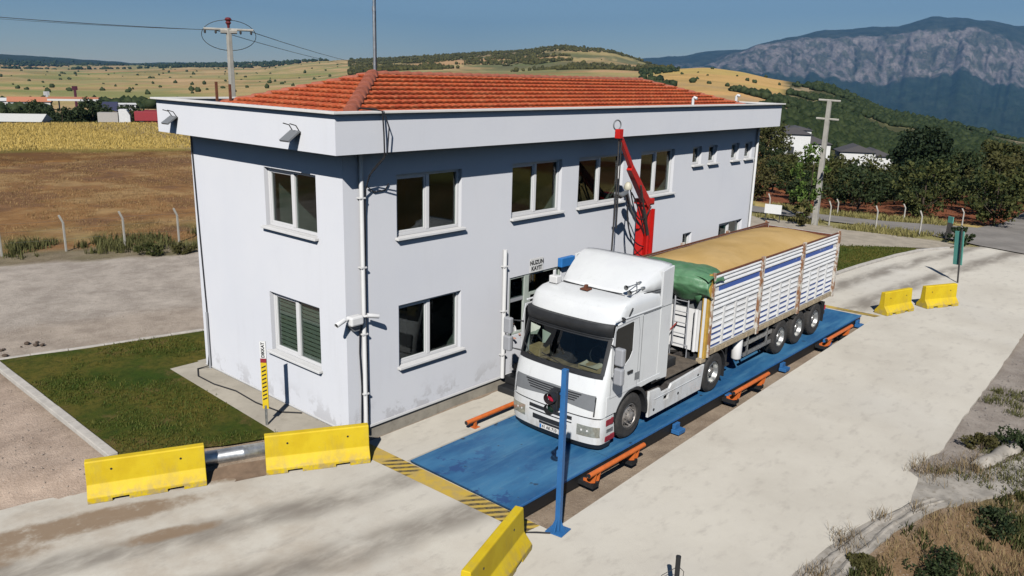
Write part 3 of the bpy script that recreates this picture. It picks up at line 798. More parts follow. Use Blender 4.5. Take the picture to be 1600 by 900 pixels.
def draped(name, poly, mat, step, off, fall=None):
    """a sheet laid on the ground, cut to poly"""
    bm = bmesh.new(); xs = [p[0] for p in poly]; ys = [p[1] for p in poly]
    nx = int((max(xs)-min(xs))/step)+2; ny = int((max(ys)-min(ys))/step)+2
    import mathutils
    mb = MB(); tri = tessellate_polygon([[Vector((a, b, 0)) for a, b in poly]])
    mb.add([(a, b, 0) for a, b in poly], [tuple(t) for t in tri])
    o = mb.build(name, mat); me = o.data; bm.from_mesh(me)
    for k in range(1, nx):
        g = bm.verts[:]+bm.edges[:]+bm.faces[:]
        bmesh.ops.bisect_plane(bm, geom=g, plane_co=(min(xs)+k*step, 0, 0), plane_no=(1, 0, 0))
    for k in range(1, ny):
        g = bm.verts[:]+bm.edges[:]+bm.faces[:]
        bmesh.ops.bisect_plane(bm, geom=g, plane_co=(0, min(ys)+k*step, 0), plane_no=(0, 1, 0))
    P = np.array([v.co[:] for v in bm.verts]); z = height(P[:, 0], P[:, 1])+off
    for v, q in zip(bm.verts, z): v.co.z = q
    bmesh.ops.recalc_face_normals(bm, faces=bm.faces)
    if sum(f.normal.z for f in bm.faces) < 0: bmesh.ops.reverse_faces(bm, faces=bm.faces)
    bm.to_mesh(me); bm.free()
    me.polygons.foreach_set('use_smooth', [True]*len(me.polygons))
    return struct(o)
LAWN = jag([(-3.95, 2.55), (-3.8, 10.45), (-1.2, 9.75), (1.48, 9.1), (9, 7.2), (19, 6.9), (19, 6.3), (-.1, 6.3), (-.1, 6.68), (-.84, 6.68), (-1.02, 1.7), (-1.12, 1.05), (-2.2, 1.45), (-3.3, 2.1)], .03, .4, 5)
draped('lawn', LAWN, M_lawn, .5, .02)
LAWN2 = jag([(19.4, -1.1), (25.84, -1.2), (28.5, -1.4), (32, -1.8), (34.2, -2.25), (34.9, -1.9), (32.4, .8), (30.4, 5), (24, 6.2), (19.4, 6.2)], .04, .5, 6)
draped('lawn', LAWN2, M_lawn, .6, .03)
def kerb(pts, w=.16, top=.1, name='kerb', mat=M_kerb):
    mb = MB(); n = len(pts)
    for i in range(n-1):
        a, b = Vector(pts[i]), Vector(pts[i+1]); L = (b-a).length; m = max(1, round(L/1.0))
        for k in range(m):
            p = a.lerp(b, k/m); q = a.lerp(b, (k+1)/m-.015/L); d = (q-p).normalized(); nn = Vector((-d.y, d.x))*w/2
            j = random.uniform(-.008, .008); vs = []
            for s, e in ((p, 0), (q, 0)):
                for sgn in (-1, 1):
                    for zz in (-.15, top+j): c = s+nn*sgn; vs.append((c.x, c.y, H(s.x, s.y)+zz))
            mb.add(vs, [(0, 1, 3, 2), (4, 6, 7, 5), (0, 4, 5, 1), (2, 3, 7, 6), (1, 5, 7, 3), (0, 2, 6, 4)])
    o = mb.build(name, mat, bevel=.012); return struct(o)
kerb([(-4.05, 2.62), (-3.98, 6), (-3.9, 10.6)], .2, .07)
kerb([(-3.9, 10.62), (-1.2, 9.9), (1.48, 9.26), (9, 7.35)], .12, .03)
kerb([(19.6, -1.2), (25.84, -1.27), (28.5, -1.48), (32, -1.88), (34.4, -2.38), (36.2, -3.2)], .2, .09)
def path_z(a, b): return .335
sheet('path', [(-.84, 6.66), (-1.06, 1.6), (-1.1, 1.0), (-.2, .5), (-.02, .5), (-.02, 6.66)], .335, M_conc2, .4)
sheet('path', [(-.02, 6.29), (19, 6.29), (19, 6.75), (-.02, 6.75)], .331, M_conc2, .4)
PATH2 = jag([(30.6, 5.2), (32.5, .85), (34.9, -1.85), (36.3, -3.1), (37.7, -3.4), (37.9, -1.5), (37.4, 2.4), (38, 7.5), (38.4, 26), (33, 26), (31, 10)], .15, .8, 7)
draped('dirt_path', PATH2, simple('pale_dirt', (.46, .4, .31), .95, var=.25, scale=1.5, bump=.5, dirt=.3), .8, .02)
ROAD = [(40.2, 45), (40.4, 12), (40.2, 3), (39.6, -1.5), (38.3, -4.2), (37.7, -6.4), (36.2, -9), (33, -10.9), (30, -14), (30, -30), (38, -30), (42, -16), (46, -9.5), (52, -7), (58, -6.5), (58, -2.8), (50, -3), (45.5, -2.5), (44.3, 1), (44.4, 12), (44.2, 45)]
draped('road', ROAD, M_asph, 1.0, .03)
draped('road_marking', [(38.1, -6.9), (38.4, -6.9), (39.6, -9.3), (39.3, -9.4)], simple('road_yellow', (.6, .45, .1), .8, dirt=.5), .5, .037)
# the worn concrete gutter round the yard's lower corner
def gutter():
    prof = [(-.26, -.03), (-.2, .035), (-.12, .03), (-.03, -.03), (.06, -.04), (.14, .02), (.2, .035), (.27, -.06)]
    xs_ = np.linspace(1.2, 7.0, 90)
    def fn(u, v):
        x = 1.2+5.8*u; y = float(YL(np.array([x]))[0])+.2; k = v*(len(prof)-1); j = min(int(k), len(prof)-2); f = k-j
        o = prof[j][0]*(1-f)+prof[j+1][0]*f; zz = prof[j][1]*(1-f)+prof[j+1][1]*f
        wob = (fbm(np.array([x*2.1]), np.array([v*4.]), 3)[0]-.5)*.09
        return (x+.1*o, y-o*(1-.5*u)+wob, -.0+zz*(1-.6*u)+wob*.25)
    return struct(MB().grid(110, 28, fn).build('drain_gutter', M_rough, smooth=60))
gutter()
apr = [(2.4, -9.2), (4.5, -9.42), (6.5, -9.9), (7.8, -9.42), (8.15, -9.95), (8.7, -10.5), (9.6, -10.95), (11.5, -11.4), (13.5, -12.0), (13.5, -13.0), (12, -12.75), (9.5, -11.98), (8.4, -11.38), (7.5, -10.88), (6.5, -10.43), (5, -10.1), (3, -9.97), (1.6, -9.8), (1.6, -9.3)]
sheet('concrete_apron', jag(apr, .03, .2, 9), -.012, M_rough, .3)
struct(MB().grid(30, 10, lambda u, v: (9.2+u*1.9+.08*sin(v*5), -10.45-.42*u-v*.32+.03*sin(u*13), .0+.14*sin(pi*v)**.6*(1-abs(2*u-1)**8)+.02*fbm(np.array([u*9]), np.array([v*4]), 3)[0])).build('kerb', M_rough, smooth=60))

# ------------------------------------------------------------------ weighbridge
wb = thing('weighbridge', 'long blue steel weighbridge deck set in a shallow pit with the lorry standing on it', 'weighbridge', (0, 0, 0))
mb = MB()
L0, L1, Y0, Y1 = .56, 19.78, -1.41, -4.41
for k in range(6):
    a = L0+(L1-L0)*k/6; b = L0+(L1-L0)*(k+1)/6-.008; mb.box(a, b, Y1, Y0, -.03, .002)
mb.build('deck_plate', M_deck, wb)
mb = MB()
for y in (-4.35, -3.4, -2.4, -1.48): mb.box(L0+.03, L1-.03, y-.05, y+.05, -.33, -.032)
for k in range(13): x = L0+.15+(L1-L0-.3)*k/12; mb.box(x-.05, x+.05, Y1+.02, Y0-.02, -.2, -.034)
mb.build('girder', simple('girder_black', (.012, .012, .013), .6), wb)
mb = MB().box(L0, L1, Y1-.012, Y1+.012, -.035, .006); mb.build('edge_strip', M_blue, wb)
for x in (6.62, 9.35, 12.88, 16.26, 19.3):
    mb = MB().box(x-.16, x+.16, Y1-.24, Y1-.015, -.3, -.2).box(x-.12, x+.12, Y1-.1, Y1-.014, -.2, -.07)
    mb.build('load_cell_mount', M_blue, wb, bevel=.01)
def guard_rail(x0, x1, side, label):
    s = -1 if side < 0 else 1; y = (-4.86 if s < 0 else -1.2)
    t = thing('guard_rail', label, 'guard rail', (x0, y, 0), 0, 'orange guard rails along the weighbridge')
    L = x1-x0; z = .2
    mb = MB().cyl((0, 0, z), (L, 0, z), .055, n=14); mb.build('rail', M_orange, t, smooth=50)
    for q_ in (0, L): MB().cyl((q_-.008, 0, z), (q_+.008, 0, z), .049, n=14).build('end_cap', M_black, t)
    n = 2
    for k in range(n):
        x = .3+(L-.6)*k/(n-1); mb = MB()
        if s < 0:
            for dx in (-.07, .07):
                mb.prism([(.04, z-.01), (-.04, z-.04), (.0, -.05), (.1, -.09), (.3, -.09), (.3, -.03), (.14, -.0)], lambda a, b, dx=dx: (x+dx-.008, a, b), lambda a, b, dx=dx: (x+dx+.008, a, b))
            MB().box(x-.11, x+.11, .02, .42, -.19, -.095).build('foot', M_black, t)
        else: mb.box(x-.03, x+.03, -.03, .03, 0, z-.03).box(x-.09, x+.09, -.09, .09, 0, .012)
        mb.build('bracket', M_orange, t)
    return t
guard_rail(2.42, 4.5, -1, 'orange pipe guard rail beside the front wheel of the lorry, nearest the blue post')
guard_rail(8.85, 10.95, -1, 'orange pipe guard rail beside the rear wheels of the white tractor unit')
guard_rail(15.25, 17.5, -1, 'orange pipe guard rail beside the three trailer axles at the far end')
guard_rail(2.5, 4.9, 1, 'orange pipe guard rail between the deck and the building, partly behind the cab')

# ------------------------------------------------------------------ office building
BL, BD, E1, E2 = 19.06, 6.28, 6.586, 7.38
b = thing('office_building', 'two storey white plastered office building with red tiled hip roof and deep white parapet', 'building', (0, 0, 0))
WL = [(1.44, 3.46, 4.62, 6.02), (5.27, 7.3, 4.62, 6.02), (8.06, 10.26, 4.62, 6.02), (11.2, 13.18, 4.62, 6.02),
      (14.36, 14.95, 5.42, 6.02), (15.45, 16.04, 5.42, 6.02), (17.12, 17.7, 5.42, 6.02), (18.16, 18.76, 5.42, 6.02),
      (1.47, 3.48, 1.56, 3.04), (5.27, 5.95, 1.42, 3.04), (5.95, 7.45, .64, 3.04), (14.12, 14.72, 2.4, 3.1), (16.68, 18.52, 1.9, 3.14)]
WS = [(.94, 2.94, 4.66, 6.02), (.96, 2.96, 1.6, 3.07)]
def hole(w): return [(w[0], w[2]), (w[1], w[2]), (w[1], w[3]), (w[0], w[3])]
T = .24
# door and side light share one opening
DOOR = [(5.27, 1.42), (5.95, 1.42), (5.95, .64), (7.45, .64), (7.45, 3.04), (5.27, 3.04)]
hl = [hole(w) for w in WL if w not in (WL[9], WL[10])]+[DOOR]
mb = MB()
mb.prism([(0, .33), (BL, .33), (BL, 6.9), (0, 6.9)], lambda a, c: (a, 0, c), lambda a, c: (a, T, c), hl)
mb.build('wall', M_wall, b)
mb = MB().prism([(T+.001, .33), (BD, .33), (BD, 6.9), (T+.001, 6.9)], lambda a, c: (.0, a, c), lambda a, c: (T, a, c), [hole(w) for w in WS]); 
mb.build('wall', M_wall, b)
mb = MB().box(T, BL-T, BD-T, BD, .33, 6.9); mb.build('wall', M_wall, b)
mb = MB().box(BL-T, BL, T+.002, BD, .33, 6.9); mb.build('wall', M_wall, b)
mb = MB().box(.02, BL-.02, .03, BD-.02, -.3, .328); mb.build('plinth', M_plinth, b)
mb = MB().box(.005, BL, -.028, -.002, .335, .385).box(-.024, -.002, .4, BD, .36, .385); mb.build('drip_trim', M_trim, b)
# floors and inner walls
mb = MB().box(T+.002, BL-T-.002, T+.002, BD-T-.002, .45, .62).box(T+.002, BL-T-.002, T+.002, BD-T-.002, 3.45, 3.68).box(T+.002, BL-T-.002, T+.002, BD-T-.002, 6.4, 6.55)
mb.box(T+.002, BL-T-.002, 3.0, 3.12, .62, 6.4)
for x in (4.3, 7.7, 10.7, 13.7, 16.3): mb.box(x, x+.1, T+.002, 2.998, .62, 6.4)
mb.build('interior', M_inside, b)
M_desk = simple('desk_wood', (.3, .22, .14), .6)
for x, z in ((1.0, 3.68), (5.3, 3.68), (8.3, 3.68), (11.4, 3.68), (1.1, .62)):
    t = thing('desk', 'office desk with a screen seen dimly through '+{1.0: 'the upper front window nearest the corner', 5.3: 'the second upper window', 8.3: 'the window left of the crane', 11.4: 'the window right of the crane', 1.1: 'the lower front window'}[x], 'desk', (x, 1.1, z))
    MB().box(0, 1.7, 0, .7, .7, .74).build('tabletop', M_desk, t)
    for lx in (.05, 1.6):
        for ly in (.04, .62): MB().box(lx, lx+.05, ly, ly+.05, 0, .7).build('leg', M_desk, t)
    MB().box(.55, 1.05, .4, .44, .8, 1.12).box(.77, .83, .41, .43, .74, .8).build('screen', M_black, t)

def window(face, u0, u1, z0, z1, mull=True, sill=True, blind=False, sash=0):
    f = (lambda u, d, z: (u, d, z)) if face == 'y' else (lambda u, d, z: (d, u, z))
    def bx(mb, a0, a1, d0, d1, c0, c1):
        p, q = f(a0, d0, c0), f(a1, d1, c1); mb.box(min(p[0], q[0]), max(p[0], q[0]), min(p[1], q[1]), max(p[1], q[1]), c0, c1)
    w = thing_part = None
    mb = MB(); e = .004; fr = .07; D0, D1 = .10, .175
    bx(mb, u0+e, u1-e, D0, D1, z0+e, z0+fr); bx(mb, u0+e, u1-e, D0, D1, z1-fr, z1-e)
    bx(mb, u0+e, u0+fr, D0, D1, z0+fr, z1-fr); bx(mb, u1-fr, u1-e, D0, D1, z0+fr, z1-fr)
    um = (u0+u1)/2
    if mull:
        bx(mb, um-.05, um+.05, D0-.006, D1, z0+fr, z1-fr)
        # sliding sash frames
        a, c = (u0+fr, um-.05) if sash == 0 else (um+.05, u1-fr)
        for (p, q, r, s) in ((a, a+.045, z0+fr, z1-fr), (c-.045, c, z0+fr, z1-fr), (a+.045, c-.045, z0+fr, z0+fr+.05), (a+.045, c-.045, z1-fr-.05, z1-fr)):
            bx(mb, p, q, D0+.012, D1-.01, r, s)
    o = mb.build('window', M_pvc, b, bevel=.004)
    g = MB(); bx(g, u0+fr*.8, u1-fr*.8, .139, .147, z0+fr*.8, z1-fr*.8); g.build('pane', M_glass, o)
    if sill:
        s = MB(); bx(s, u0-.05, u1+.07, -.11, D0-.002, z0-.055, z0+.002); s.build('sill', M_trim, o, bevel=.006)
    if blind:
        s = MB(); n = 13; hh = (z1-z0-.1)/n
        for (a, c) in ((u0+.08, um-.03), (um+.03, u1-.08)):
            for k in range(n):
                zt = z1-.05-k*hh; q = [f(a, .185, zt), f(c, .185, zt), f(c, .215, zt-hh*.98), f(a, .215, zt-hh*.98)]
                s.add(q, [(0, 1, 2, 3)])
        s.build('blind', M_blind, o, recalc=False)
    return o
for i, w in enumerate(WL):
    if i in (9, 10): continue
    window('y', *w, mull=(w[1]-w[0] > 1), sill=True, sash=0)
window('x', *WS[0], sash=1); window('x', *WS[1], blind=True, sash=1)
# entrance: side light and glazed door, deep in its opening
mb = MB()
for a, c, z0, z1 in ((5.274, 5.33, 1.424, 3.036), (5.9, 6.08, .644, 3.036), (7.38, 7.446, .644, 3.036)): mb.box(a, c, .02, .1, z0, z1)
mb.box(5.33, 5.9, .03, .1, 2.98, 3.036).box(6.08, 7.38, .03, .1, 2.98, 3.036).box(6.08, 7.38, .03, .1, 2.42, 2.5).box(5.33, 5.9, .03, .1, 1.424, 1.48)
mb.box(6.08, 6.17, .03, .09, .644, 2.42).box(7.29, 7.38, .03, .09, .644, 2.42).box(6.17, 7.29, .03, .09, .644, .9)
dr = mb.build('door', simple('door_frame_paint', (.5, .56, .5), .4), b, bevel=.004)
MB().box(6.17, 7.29, .055, .062, .9, 2.42).box(6.08, 7.38, .055, .062, 2.5, 2.98).box(5.33, 5.9, .055, .062, 2.45, 2.98).build('pane', M_glass, dr)
MB().box(5.33, 5.9, .06, .14, 2.34, 2.44).build('roller_box', M_lgrey, dr)
MB().cyl((6.13, .0, 1.5), (6.13, .0, 1.7), .012).cyl((6.13, .0, 1.6), (6.13, .04, 1.6), .01).build('handle', M_chrome, dr)
# parapet ring with its projecting cap, soffit closing the eave underneath
o_, oR, oB = .56, .66, .5
mb = MB(); x0, x1, y0, y1 = -o_, BL+oR, -o_, BD+oB; t = .1
mb.box(x0, x1, y0, y0+t, E1, E2).box(x0, x1, y1-t, y1, E1, E2).box(x0, x0+t, y0+t, y1-t, E1, E2).box(x1-t, x1, y0+t, y1-t, E1, E2)
mb.box(x0+t, -.002, y0+t, y1-t, E1+.02, E1+.1).box(BL+.002, x1-t, y0+t, y1-t, E1+.02, E1+.1).box(-.002, BL+.002, y0+t, -.002, E1+.02, E1+.1).box(-.002, BL+.002, BD+.002, y1-t, E1+.02, E1+.1)
mb.build('parapet', M_wall, b)
p = .105; c = .16; mb = MB()
mb.box(x0-p, x1+p, y0-p, y0-p+c+p, E2, E2+.045).box(x0-p, x1+p, y1-c, y1+p, E2, E2+.045).box(x0-p, x0+c, y0+c, y1-c, E2, E2+.045).box(x1-c, x1+p, y0+c, y1-c, E2, E2+.045)
mb.build('parapet_cap', M_cap, b, bevel=.006)
# gutter bed between parapet and tiles
mb = MB().box(x0+t+.002, x1-t-.002, y0+t+.002, y1-t-.002, 6.92, 7.0); mb.build('roof_deck', M_plinth, b)
# tiled hip roof
EX0, EX1, EY0, EY1, EZ = .18, 17.9, -.06, 5.1, 7.3
RX0, RX1, RY, RZ = 2.9, 14.8, (EY0+EY1)/2, 8.1
def roof_face(mb, A, B, Cc, D):
    """A,B eave corners, D,Cc ridge corners above them; tiles laid in courses"""
    A, B, Cc, D = map(Vector, (A, B, Cc, D)); up = ((D+Cc)/2-(A+B)/2); SL = up.length
    ex = (B-A).normalized(); n = ex.cross(up.normalized()); n = n if n.z > 0 else -n
    rows = 9; L = (B-A).length; cols = int(L/.045); pr = [(.16, .0), (.02, .025), (.0, .03), (.0, .07), (.03, .076), (.35, .055), (.7, .03), (1.16, .0)]
    for r in range(rows):
        for k in range(len(pr)-1):
            vs = []
            for q, lift in (pr[k], pr[k+1]):
                t_ = min(1, (r+q)/rows); a = A.lerp(D, t_); c2 = B.lerp(Cc, t_)
                Lr = (c2-a).length; s0 = (a-A).dot(ex)
                for i in range(cols+1):
                    s = L*i/cols; sl = min(max(s, s0), s0+Lr)
                    w = abs(sin(pi*s/.21))**.7*.028
                    pt = A+ex*sl+(a-A-ex*s0)
                    vs.append(pt+n*(lift+w*(.1 if k == 0 and q > .1 else 1)))
            m = cols+1
            mb.add(vs, [(i, i+1, m+i+1, m+i) for i in range(cols)])
    return mb
mb = MB()
E_ = [(EX0, EY0, EZ), (EX1, EY0, EZ), (EX1, EY1, EZ), (EX0, EY1, EZ)]; R_ = [(RX0, RY, RZ), (RX1, RY, RZ)]
roof_face(mb, E_[0], E_[1], R_[1], R_[0]); roof_face(mb, E_[3], E_[0], R_[0], R_[0]); roof_face(mb, E_[1], E_[2], R_[1], R_[1]); roof_face(mb, E_[2], E_[3], R_[0], R_[1])
roof = mb.build('roof', M_tile, b, smooth=35, recalc=False)
# closed underside so that courses cast no leaks
mb = MB().add([E_[0], E_[1], E_[2], E_[3], R_[0], R_[1]], [(0, 1, 5, 4), (3, 0, 4), (1, 2, 5), (2, 3, 4, 5)])
mb.add([(p_[0], p_[1], p_[2]-.0) for p_ in E_]+[(p_[0], p_[1], p_[2]-.32) for p_ in E_], [(0, 4, 5, 1), (1, 5, 6, 2), (2, 6, 7, 3), (3, 7, 4, 0)]); mb.build('roof_bed', M_mortar, roof)
mb = MB()
def caps(a, c, n, sc=1.0):
    a, c = Vector(a), Vector(c); d = (c-a).normalized(); side = d.cross(Vector((0, 0, 1))).normalized(); upv = side.cross(d)
    L = (c-a).length/n
    for k in range(n):
        p0 = a+d*(L*k-.05); p1 = a+d*(L*(k+1)); vs = []
        for pp, rr, dz in ((p0, .145*sc, .045*sc), (p0+d*.05, .15*sc, .05*sc), (p1, .11*sc, .015)):
            for i in range(9): an = pi*i/8; vs.append(pp+side*cos(an)*rr+upv*(sin(an)*rr+dz-.02))
        mb.add(vs, [(j*9+i, j*9+i+1, (j+1)*9+i+1, (j+1)*9+i) for j in range(2) for i in range(8)]+[tuple(range(9))])
caps((E_[0][0]+.1, E_[0][1]+.1, EZ+.05), (RX0, RY, RZ+.03), 9, 1.05); caps((E_[3][0]+.1, E_[3][1]-.1, EZ+.05), (RX0, RY, RZ+.03), 10, .55)
for k in (1, 2): caps((E_[k][0]-.1, E_[k][1]+(.1 if k == 1 else -.1), EZ+.05), (RX1, RY, RZ+.03), 10, .5)
caps((RX1, RY, RZ+.03), (RX0, RY, RZ+.03), 32, .55)
mb.build('ridge_tiles', M_mortar, roof, smooth=50)
# pipes on the walls
def pipe(pts, r, m, name, par=b): return MB().tube(pts, r, 10).build(name, m, par, smooth=60)
pipe([(.42, -.075, .3), (.42, -.075, 6.62)], .05, M_trim, 'downpipe')
pipe([(5.0, -.065, .36), (5.0, -.065, 3.85)], .06, M_trim, 'downpipe')
pipe([(19.0, -.08, .3), (19.0, -.08, 6.62)], .05, M_trim, 'downpipe')
mb = MB()
for z in (1.2, 2.6, 4.1, 5.6): MB().box(.35, .49, -.13, -.0, z, z+.03).build('pipe_clip', M_trim, b)
for z in (1.0, 2.2, 3.4): MB().box(4.92, 5.08, -.13, -.0, z, z+.03).build('pipe_clip', M_trim, b)
pipe([(-.03, BD-.3, .34), (-.03, BD-.28, 2.0), (-.03, BD-.22, 3.4), (-.03, BD-.12, 6.0), (-.03, BD-.1, 6.6)], .016, M_cable, 'wall_cable')
pipe([(-.05, BD-.3, .3), (-.05, BD-.3, 1.9)], .03, M_lgrey, 'conduit')
pipe([(13.9, -.1, 7.35), (13.9, -.1, 7.6), (13.9, -.14, 7.64), (13.9, -.24, 7.6)], .045, M_trim, 'vent_pipe')
pipe([(19.3, 1.1, 7.0), (19.3, 1.1, 7.62), (19.3, 1.05, 7.66), (19.3, .95, 7.63)], .05, M_trim, 'vent_pipe')

# cables hanging from the roof edge and lying on the path
cb = MB().tube([(.55, .1, 7.45), (.5, -.45, 7.46), (.52, -.68, 7.42), (.54, -.69, 7.0), (.56, -.68, 6.5), (.5, -.25, 6.1), (.5, -.1, 5.75), (.52, -.06, 5.3), (.5, -.05, 3.0), (.52, -.05, .9), (.49, -.06, .34)], .017, 6)
cb.tube([(.62, .1, 7.44), (.57, -.66, 7.42), (.66, -.71, 7.1), (.62, -.7, 6.6), (.53, -.3, 6.2), (.55, -.08, 5.86), (.8, -.03, 5.7), (1.1, -.03, 5.72), (1.2, -.03, 5.85)], .014, 6)
cb.tube([(.33, -.05, 3.0), (.31, -.04, 2.2), (.34, -.05, 1.4), (.32, -.04, .36)], .014, 6)
tag(cb.build('power_cable', M_cable, smooth=60), 'black cable looping down from the roof edge beside the corner downpipe', 'cable')
cb = MB().tube([(-.05, 6.0, .75), (-.1, 6.0, .4), (-.35, 6.1, .355), (-.6, 5.6, .355), (-.6, 4.8, .355), (-.45, 4.0, .355), (-.5, 3.0, .355), (-.4, 2.1, .355), (-.08, 1.7, .355)], .018, 6)
tag(cb.build('power_cable', M_cable, smooth=60), 'black cable lying in a long curve on the concrete path below the short wall', 'cable')
mast = thing('antenna_mast', 'thin grey metal mast rising from the roof ridge above the frame', 'mast', (3.0, 2.6, 8.05))
MB().cyl((0, 0, 0), (0, 0, 1.6), .036, n=10).cyl((0, 0, 1.6), (0, 0, 4.6), .028, n=10).cyl((0, 0, 1.55), (0, 0, 1.66), .045, n=10).build('pole', M_galv, mast, smooth=60)
MB().tube([(.05, -.01, .1), (.055, 0, 1.6), (.05, .01, 4.5)], .01, 6).build('cable', M_cable, mast)
ant = thing('roof_bracket', 'small rusty metal frame standing on the far left corner of the roof', 'metal frame', (.1, 5.0, 7.0))
mb = MB().box(-.025, .025, -.025, .025, 0, .85).box(.2, .25, -.25, -.2, 0, .8); mb.build('post', M_woodp, ant)

# flood lights
def floodlight(loc, label, s=1):
    t = thing('floodlight', label, 'floodlight', loc, 0, 'floodlights on the parapet')
    M_ = Matrix.Rotation(radians(-35), 4, 'Y')
    MB().box(-.42*s, -.04, -.16, .16, -.015, .03, mt=M_).build('housing', M_greyp, t, bevel=.006)
    MB().box(-.40*s, -.06, -.14, .14, -.02, -.016, mt=M_).build('lamp_glass', M_lens, t)
    MB().tube([(0, -.12, -.05), (-.1, -.12, .1), (-.24, -.12, .14)], .011, 6).tube([(0, .12, -.05), (-.1, .12, .1), (-.24, .12, .14)], .011, 6).box(-.012, 0, -.14, .14, -.08, -.02).build('bracket', M_steel, t)
    return t
floodlight((-.562, 5.85, 7.02), 'small grey floodlight on the parapet, the one near the far left corner', .8)
floodlight((-.562, .72, 7.0), 'small grey floodlight on the parapet, the one nearer the front corner', .9)
# cameras on the corner
def bullet(loc, rz, label):
    t = thing('security_camera', label, 'camera', loc, rz, 'security cameras on the corner')
    MB().lathe([(0, 0), (.05, 0), (.052, .26), (.045, .27), (.045, .25), (0, .25)], (.1, 0, .02), (1, 0, -.18), 16).build('body', M_trim, t, smooth=40)
    MB().lathe([(0, .255), (.038, .256)], (.1, 0, .02), (1, 0, -.18), 16).build('lens', M_black, t)
    MB().tube([(-.06, 0, 0), (.05, 0, 0), (.14, 0, .01)], .022, 8).build('bracket', M_trim, t)
    return t
jb = thing('junction_box', 'white junction box on the building corner between two small cameras', 'junction box', (.14, -.1, 3.0))
MB().box(-.17, .17, -.13, .09, -.11, .1).build('box', M_trim, jb, bevel=.04)
MB().prism([(-.15, -.11), (.15, -.11), (.12, -.26), (-.02, -.26)], lambda a, c: (a, -.02, c), lambda a, c: (a, .08, c)).build('wedge', M_greyp, jb)
bullet((-.08, -.14, 3.05), radians(195), 'white bullet camera on the building corner pointing left')
bullet((.32, -.16, 3.05), radians(-22), 'white bullet camera on the building corner pointing right')

def text(body, size, mat, parent, loc, rot, name='lettering', bold=.0, sx=1):
    cu_ = bpy.data.curves.new(name, 'FONT'); cu_.body = body; cu_.size = size; cu_.align_x = 'CENTER'; cu_.align_y = 'CENTER'; cu_.extrude = .001; cu_.offset = bold
    tmp = bpy.data.objects.new('tmp', cu_); C.objects.link(tmp); bpy.context.view_layer.update()
    me = bpy.data.meshes.new_from_object(tmp.evaluated_get(bpy.context.evaluated_depsgraph_get())); me.name = name
    bpy.data.objects.remove(tmp); me.materials.clear(); me.materials.append(mat)
    o = bpy.data.objects.new(name, me); C.objects.link(o); o.parent = parent; o.location = loc; o.rotation_euler = rot; o.scale = (sx, 1, 1); return o
sg = thing('wall_sign', 'small white sign with two rows of black capitals above the entrance', 'sign', (6.34, -.012, 3.24))
MB().box(-.27, .27, -.012, .01, -.19, .19).build('board', M_signw, sg)
text('NUZUN', .16, M_ink, sg, (0, -.0145, .07), (pi/2, 0, 0), bold=.006); text('KAYIT', .16, M_ink, sg, (0, -.0145, -.09), (pi/2, 0, 0), bold=.006)
t = thing('wall_box', 'blue box sign on the wall, mostly hidden behind the lorry roof', 'sign', (7.15, -.0, 3.15))
MB().box(.12, .75, -.16, 0, -.12, .14).build('box', M_lblue, t, bevel=.02)
# entrance steps
st = thing('entrance_steps', 'black rubber covered steps up to the office door behind the cab', 'steps', (4.85, 0, 0))
MB().box(0, 2.6, -1.2, -.03, 0, .17).build('step', M_black, st, bevel=.03)
MB().box(.28, 2.6, -.95, -.03, .17, .4).build('step', M_black, st, bevel=.03)
MB().box(.62, 2.6, -.72, -.03, .4, .64).build('step', M_black, st, bevel=.03)

# person leaning out of the side light
def skin_figure(name, pts, edges, rad, mat, parent, lvl=2):
    me = bpy.data.meshes.new(name); me.from_pydata(pts, edges, []); o = bpy.data.objects.new(name, me); C.objects.link(o); me.materials.append(mat)
    m = o.modifiers.new('skin', 'SKIN')
    for i, r in enumerate(rad): me.skin_vertices[0].data[i].radius = (r, r) if not isinstance(r, tuple) else r
    me.skin_vertices[0].data[0].use_root = True
    o.modifiers.new('sub', 'SUBSURF').levels = lvl; o.modifiers['sub'].render_levels = lvl; o.modifiers['skin'].use_smooth_shade = True
    o.parent = parent; return o
pe = thing('person', 'person in a white shirt at the small window left of the entrance', 'person', (5.55, .22, .62))
P_ = [(0, .1, .35), (0, .08, .62), (0, .02, .86), (0, -.02, .98), (0, -.06, 1.1), (-.18, 0, .92), (-.22, -.12, .72), (-.16, -.3, .78), (.18, 0, .92), (.22, -.08, .68), (.16, -.26, .8), (0, -.07, 1.16)]
skin_figure('body', P_, [(0, 1), (1, 2), (2, 3), (3, 4), (4, 11), (2, 5), (5, 6), (6, 7), (2, 8), (8, 9), (9, 10)], [.15, .13, .13, .05, .075, .06, .045, .035, .06, .045, .035, .07], M_skin, pe)
P2 = [(0, .1, .3), (0, .08, .62), (0, .02, .88), (-.18, 0, .93), (-.225, -.11, .72), (.18, 0, .93), (.225, -.07, .69)]
skin_figure('shirt', P2, [(0, 1), (1, 2), (2, 3), (3, 4), (2, 5), (5, 6)], [.165, .15, .14, .075, .062, .075, .062], M_shirt, pe)
MB().lathe([(.0, .12), (.06, .11), (.088, .06), (.09, 0), (.07, -.03)], (0, -.035, 1.14), (0, .25, 1), 16).build('hair', M_hair, pe, smooth=60)
mb = MB()
for s in (-1, 1):
    mb.lathe([(0, .012), (.01, .008), (.012, 0)], (s*.03, -.145, 1.13), (0, -1, 0), 8)
mb.build('eyes', M_ink, pe)
MB().lathe([(0, .03), (.012, .01), (.016, 0)], (0, -.142, 1.1), (0, -1, -.2), 8).build('nose', M_skin, pe)
mb = MB()
for s in (-1, 1):
    for k in range(5):
        mb.tube([(s*.16+(k-2)*.014, -.3, .78), (s*.16+(k-2)*.018, -.35, .775), (s*.16+(k-2)*.018, -.375, .755)], .008, 6)
mb.build('hands', M_skin, pe, smooth=60)

